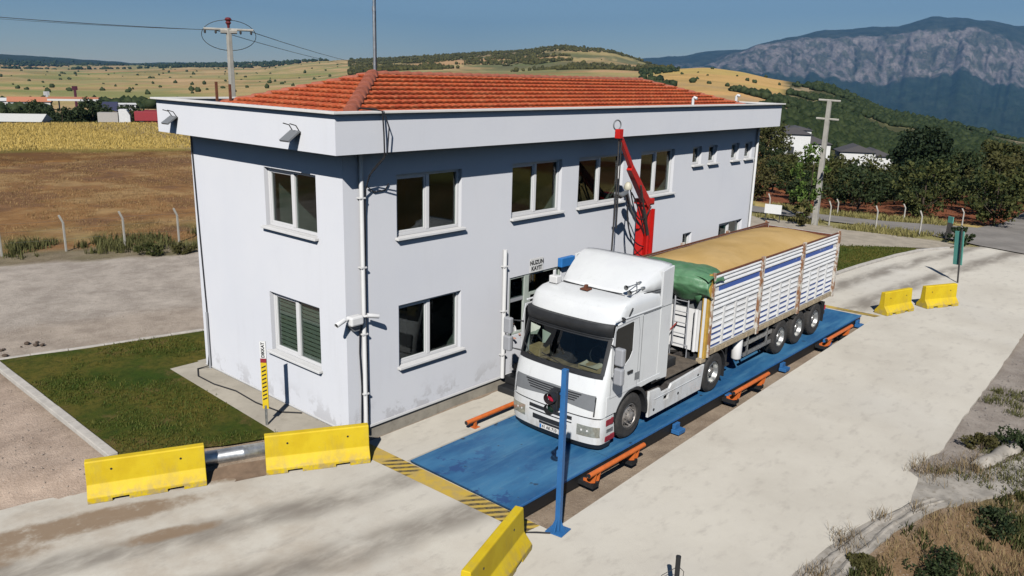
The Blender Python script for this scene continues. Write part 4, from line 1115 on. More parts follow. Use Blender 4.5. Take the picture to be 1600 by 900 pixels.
# ------------------------------------------------------------------ red sampling crane by the wall
cr_ = thing('sampling_crane', 'tall red crane post with raised boom standing against the long wall', 'crane', (10.62, -.58, 0))
MB().box(-.3, .3, -.3, .3, 0, .04).box(-.16, .16, -.14, .14, .04, 4.6).build('column', M_red, cr_, bevel=.015)
MB().box(-.26, .26, -.2, .2, 4.56, 4.72).box(.16, .4, -.12, .12, 4.5, 4.66).build('turntable', M_red, cr_, bevel=.02)
def beam(mb, p, q, w0, h0, w1, h1):
    p, q = Vector(p), Vector(q); d = (q-p).normalized(); s = d.cross(Vector((0, 0, 1))).normalized(); u = s.cross(d); vs = []
    for c, w, h in ((p, w0, h0), (q, w1, h1)):
        for a, e in ((-1, -1), (1, -1), (1, 1), (-1, 1)): vs.append(c+s*a*w/2+u*e*h/2)
    mb.add(vs, [(0, 1, 2, 3), (7, 6, 5, 4), (0, 4, 5, 1), (1, 5, 6, 2), (2, 6, 7, 3), (3, 7, 4, 0)])
tip = (8.5-10.62, -.98+.58, 6.72)
bm_ = MB(); beam(bm_, (0, -.1, 4.55), (-1.3, -.27, 5.75), .2, .26, .16, .2); boom = bm_.build('boom', M_red, cr_, bevel=.01)
bm_ = MB(); beam(bm_, (-1.1, -.25, 5.6), tip, .12, .15, .1, .13); bm_.box(tip[0]-.1, tip[0]+.08, tip[1]-.08, tip[1]+.08, 6.6, 6.85); bm_.build('inner_boom', M_red, boom, bevel=.01)
MB().cyl((.05, -.2, 3.5), (-.75, -.32, 5.2), .03, n=12).cyl((.05, -.2, 3.5), (-.4, -.26, 4.45), .048, n=12).build('ram', M_steel, cr_, smooth=50)
MB().box(.19, .26, -.24, -.14, 1.3, 4.4).box(-.05, .03, -.25, -.19, 1.2, 4.4).build('stiffener', M_red, cr_)
ring = [(tip[0]-.12+cos(a)*.17, tip[1], 6.96+sin(a)*.13) for a in np.linspace(-1.1, 4.2, 18)]
MB().tube([(tip[0], tip[1], 6.8)]+ring, .02, 8).build('hose_hoop', M_greyp, cr_, smooth=60)
MB().tube([(tip[0], tip[1], 6.6), (tip[0]+.02, tip[1], 5.2), (tip[0]-.02, tip[1]+.02, 3.1)], .024, 8).tube([(tip[0]+.13, tip[1], 6.5), (tip[0]+.12, tip[1], 5), (tip[0]+.12, tip[1], 4.1)], .018, 8).build('probe_pipe', M_steel, cr_, smooth=60)
MB().tube([(tip[0]+.05, tip[1]+.05, 5.1), (tip[0]+.3, -.35, 5.0), (tip[0]+.65, -.3, 5.05), (-1.0, -.2, 4.5), (-.4, -.1, 4.0)], [.04, .085, .08, .035, .035], 10).build('motor', M_greyp, cr_, smooth=60)
MB().lathe([(.05, .16), (.1, .1), (.13, 0), (.1, -.06)], (-1.15, -.15, 5.15), (0, 0, 1), 12).build('bell', simple('cream_plastic', (.6, .57, .45), .5), cr_, smooth=60)
hs = MB()
for (a, m, c, r) in (((-1.15, -.15, 5.1), (-1.15, -.2, 3.3), (-.2, -.2, 3.0), .016), ((-1.1, -.2, 5.1), (-.7, -.3, 3.6), (0, -.25, 4.5), .02), ((-1.2, -.2, 5.2), (-1.5, -.3, 3.6), (-.2, -.2, 3.3), .018), ((-1.0, -.18, 5.0), (-.6, -.2, 4.6), (-.2, -.2, 3.7), .022)):
    a, m, c = map(Vector, (a, m, c)); hs.tube([a*(1-t_)**2+m*2*t_*(1-t_)+c*t_*t_ for t_ in np.linspace(0, 1, 14)], r, 6)
hs.build('hose', M_cable, cr_, smooth=60)

# ------------------------------------------------------------------ yellow barriers
def barrier(L=2.16, h=.8):
    t = thing('concrete_barrier', '', 'barrier', (0, 0, 0), 0, 'yellow concrete barriers')
    prof = lambda zb: [(-.27, zb), (.27, zb), (.27, .12), (.115, .33), (.085, h-.02), (.07, h), (-.07, h), (-.085, h-.02), (-.115, .33), (-.27, .12)]
    mb = MB(); cuts = [-L/2, -L*.3, -L*.16, L*.16, L*.3, L/2]; zb = [0, .07, 0, .07, 0]
    for k in range(5):
        pr = prof(zb[k]); n = len(pr)
        vs = [(cuts[k], y, z) for y, z in pr]+[(cuts[k+1], y, z) for y, z in pr]
        fs = [(i, (i+1) % n, n+(i+1) % n, n+i) for i in range(n)]
        if k == 0: fs.append(tuple(range(n))[::-1])
        if k == 4: fs.append(tuple(range(n, 2*n)))
        mb.add(vs, fs)
        if k: # side walls of the lifting slots
            z0, z1 = sorted((zb[k-1], zb[k])); mb.add([(cuts[k], -.27, z0), (cuts[k], .27, z0), (cuts[k], .27, z1), (cuts[k], -.27, z1)], [(0, 1, 2, 3)])
    bm = bmesh.new()
    o = mb.build('body', M_yellow, t, bevel=0)
    bm = bmesh.new(); bm.from_mesh(o.data); bmesh.ops.remove_doubles(bm, verts=bm.verts, dist=1e-4); bm.to_mesh(o.data); bm.free()
    md = o.modifiers.new('bevel', 'BEVEL'); md.width = .012; md.segments = 2; md.limit_method = 'ANGLE'; md.angle_limit = radians(30)
    for sx in (-1, 1):
        mh = MB()
        for sy in (-1, 1): mh.cyl((sx*L*.29, sy*.089, .6), (sx*L*.29, sy*.103, .6), .022, n=10)
        mh.build('lifting_hole', M_black, t)
    return t
def place_barrier(p, q, label, src=None):
    cx, cy = (p[0]+q[0])/2, (p[1]+q[1])/2; a = atan2(q[1]-p[1], q[0]-p[0])
    if src is None: src = barrier(); src.location = (cx, cy, 0); src.rotation_euler = (0, 0, a); src['label'] = label; return src
    return dup(src, (cx, cy, 0), a, label)
B0 = place_barrier((-4.9, 1.82), (-2.93, .9), 'yellow barrier block at the far left, beside the gravel and the lawn kerb')
place_barrier((-1.86, .42), (.02, -.66), 'yellow barrier block just in front of the building corner', B0)
place_barrier((-2.36, -6.0), (-.3, -5.3), 'yellow barrier block in the foreground seen from above, near the blue post', B0)
def gp(u, v, z=0):
    d = cf*FPX+cr*(u-800)-cu*(v-450); t_ = (z-CAM.z)/d.z; return CAM+d*t_
B1 = None
for (pl_, pr_, lb) in (((1387, 494), (1427, 486), 'short yellow barrier block right beside the far end of the weighbridge'), ((1449, 483), (1497, 478), 'short yellow barrier block farthest away, in front of the teal board')):
    p, q = gp(*pl_), gp(*pr_); d_ = (q-p).normalized(); n_ = Vector((-d_.y, d_.x, 0)); n_ = n_ if n_.x > 0 else -n_
    if B1 is None: B1 = barrier(1.62, .84); o = B1
    else: o = dup(B1, (0, 0, 0))
    c_ = (p+q)/2+n_*.27; o.location = (c_.x, c_.y, 0); o.rotation_euler = (0, 0, atan2(d_.y, d_.x)); o['label'] = lb

cp = thing('metal_pipe', 'bare metal pipe lying in the mud between two yellow barriers', 'pipe', (-1.75, .95, .22), radians(-23))
MB().lathe([(.145, -1.15), (.16, -1.15), (.16, -.3), (.163, -.29), (.163, -.25), (.16, -.24), (.16, .9), (.145, .9)], (0, 0, 0), (1, 0, 0), 28).build('shell', M_galv, cp, smooth=50)
MB().cyl((-1.12, 0, 0), (-1.1, 0, 0), .144, n=20).build('end_plug', M_black, cp)
tag(MB().grid(16, 10, lambda u, v: (-3.0+2.2*u-.1*v, 1.15-.8*u-v*.55, .13*(1-v)**1.3*(1-abs(2*u-1)**3)-.01+.02*sin(8*u+5*v))).build('mud_bank', simple('brown_mud', (.25, .17, .11), .95, var=.3, scale=4, bump=.6), smooth=90), kind='structure')

# utility marker post beside the path
mp = thing('marker_post', 'slim yellow and white warning marker post on the path by the short wall', 'marker post', (-1.0, 1.72, .32), radians(-52))
MB().cyl((0, 0, 0), (0, 0, .5), .03, n=10).build('pole', M_galv, mp)
MB().box(-.07, .07, -.012, .012, .42, 1.55).build('yellow_panel', M_yellow, mp)
MB().box(-.069, .069, -.013, .013, 1.522, 1.62).build('red_panel', M_maroon, mp)
MB().box(-.07, .07, -.012, .012, 1.622, 2.02).build('white_panel', M_signw, mp)
mb = MB()
for k in range(9): z = .62+k*.095; mb.add([(-.05, -.014, z), (.05, -.014, z+.05), (.05, -.014, z+.085), (-.05, -.014, z+.035)], [(0, 1, 2, 3)])
mb.build('hatching', M_ink, mp)
text('DIKKAT', .1, M_ink, mp, (0, -.0145, 1.82), (pi/2, -pi/2, 0), bold=.004)

# blue traffic light post
bp = thing('signal_post', 'blue steel post with a small traffic light at the weighbridge entrance', 'traffic light', (.6, -5.5, 0), radians(8))
MB().box(-.18, .18, -.18, .18, 0, .018).build('base_plate', M_blue, bp, bevel=.004)
mb = MB()
for a in range(4):
    R = Matrix.Rotation(a*pi/2, 4, 'Z')
    mb.prism([(.05, .018), (.15, .018), (.05, .26)], lambda x, z: R @ Vector((x, -.006, z)), lambda x, z: R @ Vector((x, .006, z)))
mb.build('gusset', M_blue, bp)
MB().box(-.05, .05, -.05, .05, .018, 3.2).build('pole', M_blue, bp, bevel=.006)
sl_ = MB().box(-.1, .1, .08, .26, 2.38, 2.78); sh = sl_.build('signal_head', M_black, bp, bevel=.015)
mb = MB(); mb.lathe([(.1, -.14), (.1, -.26), (.104, -.26), (.104, -.14)], (0, .17, 2.68), (1, 0, 0), 20)
mb.lathe([(.1, -.14), (.1, -.24), (.104, -.24), (.104, -.14)], (0, .17, 2.47), (1, 0, 0), 20); mb.build('visor', M_black, sh)
MB().lathe([(0, -.155), (.06, -.152), (.088, -.142)], (0, .17, 2.68), (1, 0, 0), 20).build('red_lamp', M_redlens, sh, smooth=60)
MB().lathe([(0, -.155), (.06, -.152), (.088, -.142)], (0, .17, 2.47), (1, 0, 0), 20).build('green_lamp', simple('green_lens', (.008, .03, .02), .2), sh, smooth=60)
MB().box(-.02, .02, .05, .08, 2.4, 2.44).box(-.02, .02, .05, .08, 2.7, 2.74).box(-.03, .03, .03, .09, 1.5, 1.62).build('mount', M_blue, bp)
MB().tube([(-.2, .05, .03), (-.35, .25, .05), (-.42, .42, .02), (-.4, .55, -.1)], .014, 6).build('cable', M_cable, bp)
# short dark post right at the front edge
dp = thing('fence_post', 'short dark iron post with loops of loose wire at the bottom edge', 'post', (.15, -8.25, 0))
MB().cyl((0, 0, -.1), (0, 0, .9), .04, n=14).lathe([(.042, .88), (.042, .91), (0, .93)], (0, 0, 0), (0, 0, 1), 14).build('pole', M_black, dp, smooth=50)
MB().tube([(.02, 0, .72), (-.2, .15, .6), (-.4, .3, .3), (-.45, .3, 0)], .006, 5).tube([(0, 0, .74), (.12, -.05, .6), (.15, -.02, .2), (.12, 0, 0)], .006, 5).tube([(-.1, 0, .6), (-.22, .1, .45), (-.2, .1, 0)], .005, 5).build('wire', M_steel, dp)
# teal board on its pole
tb = thing('teal_sign', 'tall teal green board on a thin pole beyond the far barriers', 'sign', (28.2, -5.6, 0), radians(60))
MB().cyl((0, .03, 0), (.22, .03, 2.3), .035, n=10).build('pole', M_steel, tb)
MB().box(-.2, .26, -.03, -.005, .75, 2.2, mt=Matrix.Rotation(radians(-6), 4, 'Y')@Matrix.Translation((.1, 0, 0))@Matrix.Rotation(radians(12), 4, 'Y')).build('board', M_teal, tb)

# ------------------------------------------------------------------ articulated lorry (x as in the world, y = 0 on its centre line)
TR = thing('articulated_truck', 'white lorry and tall white grain trailer standing on the long blue weighbridge', 'truck', (0, 0, 0))
CW = 1.3
_zf = [.05, .2, .45, .8, 1.0, 1.3, 1.76, 2.65, 2.9, 3.08, 3.22, 3.32, 3.39, 3.44]
_xf = [3.62, 3.53, 3.5, 3.51, 3.53, 3.57, 3.70, 3.99, 4.06, 4.1, 4.17, 4.36, 4.75, 5.3]
_wf = [1.25, 1.29, 1.3, 1.3, 1.3, 1.3, 1.3, 1.29, 1.28, 1.275, 1.26, 1.23, 1.17, 1.08]
def fx(y, z):
    w = np.interp(z, _zf, _wf); q = min(1, abs(y)/w)
    A = np.interp(z, [0, 1.5, 2.8, 3.44], [.34, .3, .26, .3])
    return float(np.interp(z, _zf, _xf)+A*(1-(1-q**5)**.2)+.1*q*q)
def ring(z, xr, ny=24):
    w = float(np.interp(z, _zf, _wf)); th = np.linspace(-1, 1, ny+1); ys = np.sin(th*pi/2)*w
    pts = [(fx(y, z), y, z) for y in ys]; f = pts[-1][0]
    right = [(f+(xr-f)*t_, w, z) for t_ in (.25, .5, .75, 1)]; left = [(f+(xr-f)*t_, -w, z) for t_ in (1, .75, .5, .25)]
    return pts+right+left
def loft(mb, zs, xr, skip=None, cap=True):
    R = [ring(z, xr if not callable(xr) else xr(z)) for z in zs]; n = len(R[0]); fs = []
    for j in range(len(R)-1):
        for i in range(n):
            if skip and skip(i, j): continue
            fs.append((j*n+i, j*n+(i+1) % n, (j+1)*n+(i+1) % n, (j+1)*n+i))
    if cap: fs += [tuple(range(n)), tuple(range((len(R)-1)*n, len(R)*n))]
    mb.add([p for r in R for p in r], fs)
zs_u = [1.22, 1.3, 1.5, 1.8, 2.0, 2.25, 2.45, 2.63, 2.9, 3.08, 3.16, 3.22, 3.27, 3.32, 3.36, 3.39, 3.42, 3.44]
jw = (zs_u.index(1.8), zs_u.index(2.63)-1)
mb = MB(); loft(mb, zs_u, 5.95, skip=lambda i, j: (3 <= i <= 20) and jw[0] <= j <= jw[1])
cab = mb.build('cab', M_truck, TR, smooth=32)
mb = MB(); loft(mb, [.84, .95, 1.08, 1.222], lambda z: 4.2, cap=True); mb.build('front_panel', M_truck, cab, smooth=32)
mb = MB(); loft(mb, [.2, .3, .45, .6, .72, .79, .81], lambda z: 4.1); mb.build('bumper', M_truck, cab, smooth=32)
mb = MB(); loft(mb, [.06, .12, .2], lambda z: 4.15); mb.build('air_dam', M_black, cab, smooth=32)
def patch(mb, ya, yb, zlo, zhi, off, n=16, m=2, mi=0):
    zl = zlo if callable(zlo) else (lambda y: zlo); zh = zhi if callable(zhi) else (lambda y: zhi); vs = []
    for j in range(-1, m+2):
        for i in range(-1, n+2):
            ii = min(max(i, 0), n); jj = min(max(j, 0), m); y = ya+(yb-ya)*ii/n; z = zl(y)+(zh(y)-zl(y))*jj/m
            x = fx(y, z)-off
            if i != ii or j != jj: x += off+.02
            vs.append((x, y, z))
    w = n+3
    mb.add(vs, [(j*w+i, j*w+i+1, (j+1)*w+i+1, (j+1)*w+i) for j in range(m+2) for i in range(n+2)], mi)
yw = sin(pi/2*(3/24*2-1))*-1.27
mb = MB()
patch(mb, -1.2, 1.2, 1.72, 1.83, .014); patch(mb, -1.2, 1.2, 2.55, 2.66, .014)
patch(mb, -1.21, -1.13, 1.8, 2.6, .014, 4); patch(mb, 1.13, 1.21, 1.8, 2.6, .014, 4)
wf = mb.build('windscreen', M_black, cab, smooth=40)
MB().grid(20, 6, lambda u, v: (fx(-1.15+2.3*u, 1.8+.8*v)-.008, -1.15+2.3*u, 1.8+.8*v)).build('pane', M_cabglass, cab, smooth=90)
# wipers
MB().tube([(fx(-.5, 1.78)-.04, -.5, 1.76), (fx(.1, 1.92)-.03, .1, 1.9), (fx(.5, 2.0)-.03, .5, 1.96)], .012, 6).tube([(fx(.3, 1.78)-.04, .35, 1.76), (fx(.8, 1.9)-.03, .9, 1.9), (fx(1.0, 2.0)-.03, 1.05, 2.05)], .012, 6).build('wiper', M_black, cab)
# cab interior
mb = MB().box(4.25, 5.95, -1.2, 1.2, 1.3, 1.34).box(5.9, 5.95, -1.2, 1.2, 1.3, 2.9).box(4.2, 5.9, -1.24, -1.2, 1.3, 2.9).box(4.2, 5.9, 1.2, 1.24, 1.3, 2.9).box(4.25, 5.95, -1.2, 1.2, 2.8, 2.84)
mb.build('cab_interior', M_darkin, cab)
MB().grid(18, 6, lambda u, v: (fx(-1.16+2.32*u, 1.74)+.04+v*.5, -1.16+2.32*u, 1.74-.02*v+.03*sin(pi*v)+.02*sin(u*22)*v)).build('dashboard', simple('dusty_dashboard', (.45, .33, .2), .8, var=.5, scale=5), cab, smooth=60)
MB().box(3.92, 4.3, .68, 1.02, 1.76, 1.98).box(3.95, 4.25, -1.08, -.42, 1.765, 1.88).build('cardboard_box', M_card, cab, bevel=.01)
MB().grid(6, 4, lambda u, v: (3.9+.3*v, -.98+.5*u, 1.89+.05*sin(u*7)*v)).build('papers', simple('paper', (.6, .55, .42), .9), cab)
MB().tube([(4.45+.06*sin(a), -.62+.23*cos(a), 2.0+.2*sin(a)) for a in np.linspace(0, 2*pi, 20)[:-1]], .016, 6, closed=True).build('steering_wheel', M_black, cab, smooth=60)
for yy in (-.65, .65): MB().box(4.8, 4.95, yy-.25, yy+.25, 1.5, 2.45).box(4.6, 5.1, yy-.25, yy+.25, 1.4, 1.6).build('seat', M_seat, cab, bevel=.05)
MB().add([(3.97, 1.02, 2.54), (3.96, .72, 2.5), (3.93, .8, 2.3), (3.94, 1.0, 2.25)], [(0, 1, 2, 3)]).add([(3.96, .66, 2.45), (3.96, .4, 2.4), (3.9, .52, 2.16), (3.9, .6, 2.14)], [(0, 1, 2, 3)]).build('sun_blind', M_blind, cab)
# sun visor
def visf(u, v):
    y = -1.24+2.48*u; z = 2.92-.27*v; return (fx(y, 2.75)-.05-.1*sin(pi*min(1, v*.75+.2))*(1-abs(2*u-1)**6*.6)-.02, y, z)
mb = MB().grid(24, 6, visf); mb.grid(24, 1, lambda u, v: (visf(u, 0)[0]+v*.12, visf(u, 0)[1], 2.92)).grid(24, 1, lambda u, v: (visf(u, 1)[0]+v*.07, visf(u, 1)[1], 2.6))
mb.grid(1, 6, lambda u, v: (visf(0, v)[0]+u*.2, -1.24, 2.92-.32*v)).grid(1, 6, lambda u, v: (visf(1, v)[0]+u*.2, 1.24, 2.92-.32*v))
mb.build('sun_visor', M_black, cab, smooth=50)
# grille, intakes, emblem, plate
mb = MB(); patch(mb, -1.14, 1.14, lambda y: 1.0+.1*(1-min(1, abs(y)/1.1)), lambda y: 1.37-.02*abs(y), .014, 24); gr = mb.build('grille', M_greyp, cab, smooth=40)
mb = MB()
for k in range(4): patch(mb, -.8+.05*k, .8-.05*k, 1.305-k*.052, 1.327-k*.052, .022, 16, 1)
mb.build('slot', M_black, gr)
mb = MB(); patch(mb, -1.27, 1.27, .8, .845, -.012, 24, 1); mb.build('panel_gap', M_black, cab)
mb = MB(); patch(mb, -.62, .62, .68, .76, .012, 12, 1); patch(mb, -.62, .62, .605, .625, .012, 12, 1)
patch(mb, -.5, .5, lambda y: .42-.0*abs(y), .53, .012, 12, 1); patch(mb, -.3, .3, .345, .4, .012, 8, 1)
mb.build('air_intake', M_black, cab)
mb = MB(); mb.lathe([(0, .03), (.1, .03), (.115, .012), (.115, -.01)], (fx(0, 1.02), 0, 1.0), (-1, 0, .1), 20); em = mb.build('emblem', M_black, cab, smooth=40)
MB().tube([(fx(0, 1.02)-.034, 0, 1.085), (fx(0, 1.02)-.034, -.05, 1.0), (fx(0, 1.02)-.034, 0, .915), (fx(0, 1.02)-.034, .05, 1.0)], .009, 5, closed=True).build('badge', M_chrome, em)
pl = MB().box(fx(0, .3)-.03, fx(0, .3)-.012, -.27, .27, .235, .345).build('number_plate', M_signw, cab)
MB().box(fx(0, .3)-.032, fx(0, .3)-.03, .215, .268, .24, .34).build('plate_band', M_lblue, pl)
text('41 AK 710', .105, M_ink, pl, (fx(0, .3)-.0325, -.02, .29), (pi/2, 0, -pi/2), bold=.003, sx=.95)
mb = MB(); patch(mb, -1.24, 1.24, .825, .84, .005, 20, 1)
for s in (-1, 1):
    mb = MB(); a_, b_ = sorted((s*.76, s*1.27)); patch(mb, a_, b_, lambda y: .38, lambda y: .64-.02*(abs(y)-.76), .006, 12, 3)
    hl_ = mb.build('headlight', M_lens, cab, smooth=40)
    mb = MB()
    for q in (.88, 1.02): mb.lathe([(0, .006), (.022, .008), (.026, 0)], (fx(s*q, .52)-.002, s*q, .52), (-1, s*.3*q, 0), 12)
    mb.build('reflector', M_trim, hl_)
# vertical corner air deflectors
for s in (-1, 1):
    mb = MB(); a_, b_ = sorted((s*1.13, s*1.155)); patch(mb, a_, b_, .88, 1.32, .012, 2, 8); mb.build('corner_seam', M_black, cab)
# doors with their windows
for s in (-1, 1):
    mb = MB(); win = [(4.06, 1.84), (4.5, 1.92), (4.7, 2.05), (4.8, 2.2), (4.8, 2.86), (4.75, 2.9), (4.13, 2.86), (4.08, 2.8)]
    y0_, y1_ = s*1.296, s*1.316
    mb.prism([(3.97, 1.26), (5.06, 1.26), (5.06, 2.6), (4.98, 2.96), (4.08, 2.92), (3.98, 2.5)], lambda a, c: (a, y0_, c), lambda a, c: (a, y1_, c), [win])
    d = mb.build('door', M_truck, cab, bevel=.004)
    mb = MB().prism(win, lambda a, c: (a, s*1.302, c), lambda a, c: (a, s*1.306, c)); mb.build('door_window', simple('dark_window', (.008, .009, .01), .12, spec=.25), d)
    MB().box(4.62, 4.82, min(s*1.32, s*1.35), max(s*1.32, s*1.35), 1.68, 1.74).build('handle', M_black, d)
    MB().tube([(a, s*1.317, c) for a, c in ((3.97, 1.26), (5.06, 1.26), (5.06, 2.6), (4.98, 2.96), (4.08, 2.92), (3.98, 2.5))], .006, 4, closed=True).build('door_seam', M_greyp, d)
    # side markings, fender, arch liner, steps
    MB().box(4.95, 5.14, min(s*1.318, s*1.322), max(s*1.318, s*1.322), 1.44, 1.62).build('door_badge', M_greyp, d)
    arc = [(4.92+.74*cos(a), .53+.74*sin(a)) for a in np.radians(np.linspace(155, 62, 14))]
    mb = MB().prism([(3.86, .86), (4.24, .86)]+arc+[(5.6, 1.2), (6.1, 1.2), (6.1, 1.32), (3.86, 1.32)], lambda a, c: (a, s*1.02, c), lambda a, c: (a, s*1.318, c)); mb.build('fender', M_truck, cab, bevel=.008)
    arcO = [(4.92+.74*cos(a), .53+.74*sin(a)) for a in np.radians(np.linspace(172, -8, 24))]; arcI = [(4.92+.66*cos(a), .53+.66*sin(a)) for a in np.radians(np.linspace(-8, 172, 24))]
    mb = MB().prism(arcO+arcI, lambda a, c: (a, s*.92, c), lambda a, c: (a, s*1.30, c)); mb.build('wheel_arch', M_black, cab, smooth=40)
    y0_, y1_ = sorted((s*.95, s*1.3))
    MB().prism([(3.83, .24), (4.3, .24), (4.22, .82), (3.83, .82)], lambda a, c: (a, s*.95, c), lambda a, c: (a, s*1.285, c)).build('step_housing', M_truck, cab, bevel=.01)
    y0_, y1_ = sorted((s*1.0, s*1.31)); MB().box(3.9, 4.2, y0_, y1_, .6, .76).build('step', M_maroon, cab, bevel=.02); MB().box(3.9, 4.27, y0_, y1_, .22, .36).build('step', M_maroon, cab, bevel=.02)
    MB().box(3.94, 4.2, min(s*1.26, s*1.3), max(s*1.26, s*1.3), .43, .52).build('step_slot', M_greyp, cab)
    # side skirt
    sk_ = [(5.7, .26), (8.3, .26), (8.42, .93), (6.75, .85), (6.66, .75), (6.28, .75), (6.18, .9), (5.7, .93)]
    hh = [(6.4, .5), (6.62, .5), (6.62, .62), (6.4, .62)]
    mb = MB().prism(sk_, lambda a, c: (a, s*1.24, c), lambda a, c: (a, s*1.3, c), [hh]); w_ = mb.build('side_skirt', M_truck, TR, bevel=.008)
    MB().box(5.95, 8.25, min(s*1.3, s*1.315), max(s*1.3, s*1.315), .66, .685).build('crease', M_truck, w_, bevel=.008)
    MB().box(6.38, 6.64, min(s*1.1, s*1.2), max(s*1.1, s*1.2), .48, .64).cyl((7.1, s*1.29, .5), (7.1, s*1.31, .5), .035, n=12).cyl((5.95, s*1.29, .4), (5.95, s*1.31, .4), .035, n=12).cyl((8.1, s*1.29, .72), (8.1, s*1.31, .72), .035, n=12).build('fitting', M_black, w_)
    # mirrors
    y0_, y1_ = sorted((s*1.5, s*1.72))
    m_ = MB().box(3.76, 3.9, y0_, y1_, 2.16, 2.56).box(3.76, 3.9, y0_, y1_, 1.72, 2.1).build('mirror', M_lgrey, cab, bevel=.035)
    MB().tube([(4.0, s*1.28, 2.5), (3.86, s*1.56, 2.5), (3.86, s*1.56, 1.8), (4.02, s*1.29, 1.75)], .022, 8).build('arm', M_black, m_)
    MB().box(3.9, 3.912, y0_+.02, y1_-.02, 2.2, 2.52).box(3.9, 3.912, y0_+.02, y1_-.02, 1.76, 2.06).build('mirror_glass', M_chrome, m_)
    # side fairings behind the cab
    mb = MB().prism([(5.97, 1.16), (6.44, 1.12), (6.44, 3.93), (5.97, 3.86)], lambda a, c: (a, s*1.24, c), lambda a, c: (a, s*1.3, c)); mb.build('side_fairing', M_truck, cab, bevel=.01)
    MB().box(5.2, 6.42, min(s*1.3, s*1.306), max(s*1.3, s*1.306), 2.985, 2.997).box(5.18, 5.19, min(s*1.3, s*1.306), max(s*1.3, s*1.306), 1.3, 2.95).build('side_seam', M_greyp, cab)
    MB().box(4.1, 6.05, min(s*1.255, s*1.3), max(s*1.255, s*1.3), 3.0, 3.04).build('gutter_rail', M_truck, cab, bevel=.012)
MB().tube([(4.35, -1.29, 3.0), (4.36, -1.31, 3.06)], .05, 10).build('marker_lamp', M_black, cab)
MB().tube([(4.6, -1.28, 3.02), (4.72, -1.3, 3.22)], .018, 6).build('aerial', M_black, cab)
# roof deflector
sec = [(4.92, .86, 3.40), (5.05, .98, 3.47), (5.35, 1.1, 3.62), (5.7, 1.2, 3.79), (6.05, 1.27, 3.93), (6.25, 1.295, 3.99), (6.42, 1.3, 4.0)]
vs = []; n_ = 21
for x, w, z in sec:
    for i in range(n_):
        t_ = -1+2*i/(n_-1); y = w*np.sign(t_)*min(1, abs(t_)*1.18); k_ = max(0, (abs(t_)-.86)/.14)
        vs.append((x+(.03*k_), y*(1-.0), z-(abs(y)/w)**6*.05-(z-3.37)*k_*.98))
mb = MB().add(vs, [(j*n_+i, j*n_+i+1, (j+1)*n_+i+1, (j+1)*n_+i) for j in range(len(sec)-1) for i in range(n_-1)])
mb.add([vs[i] for i in range(n_)]+[(4.9, vs[i][1], 3.33) for i in range(n_)], [(i, i+1, n_+i+1, n_+i) for i in range(n_-1)])
ad = mb.build('air_deflector', M_truck, cab, smooth=35)
md = ad.modifiers.new('thick', 'SOLIDIFY'); md.thickness = .025; md.offset = -1
MB().tube([(fx(y, 3.37)+.2+.42*(abs(y)/1.0)**0*.1, y, 3.42) for y in np.linspace(-.85, .85, 9)], .012, 5).tube([(4.9, y, 3.42-.03*abs(y)) for y in np.linspace(-.95, .95, 9)]+[(5.4, -1.15, 3.4), (6.1, -1.26, 3.42)], .014, 5).build('strap', M_black, cab)
hn = MB()
for dy in (0, .1): hn.lathe([(.012, 0), (.014, .35), (.03, .47), (.06, .55)], (5.35, -1.1+dy, 3.52+dy), (-1, -.05, .0), 12).cyl((5.35, -1.1+dy, 3.52+dy), (5.45, -1.1+dy, 3.52+dy), .04, n=10)
hn.tube([(5.2, -1.05, 3.38), (5.2, -1.07, 3.56), (5.3, -.98, 3.66)], .012, 5).build('air_horn', M_galv, cab, smooth=50)
MB().box(4.62, 4.8, -.1, .12, 3.4, 3.43).box(4.66, 4.74, -.03, .03, 3.42, 3.52).build('roof_clamp', M_woodp, cab)
MB().box(4.66, 4.86, .84, 1.08, 3.38, 3.56).box(4.7, 4.8, .96, 1.0, 3.5, 3.7).build('roof_lamp', M_trim, cab, bevel=.03)

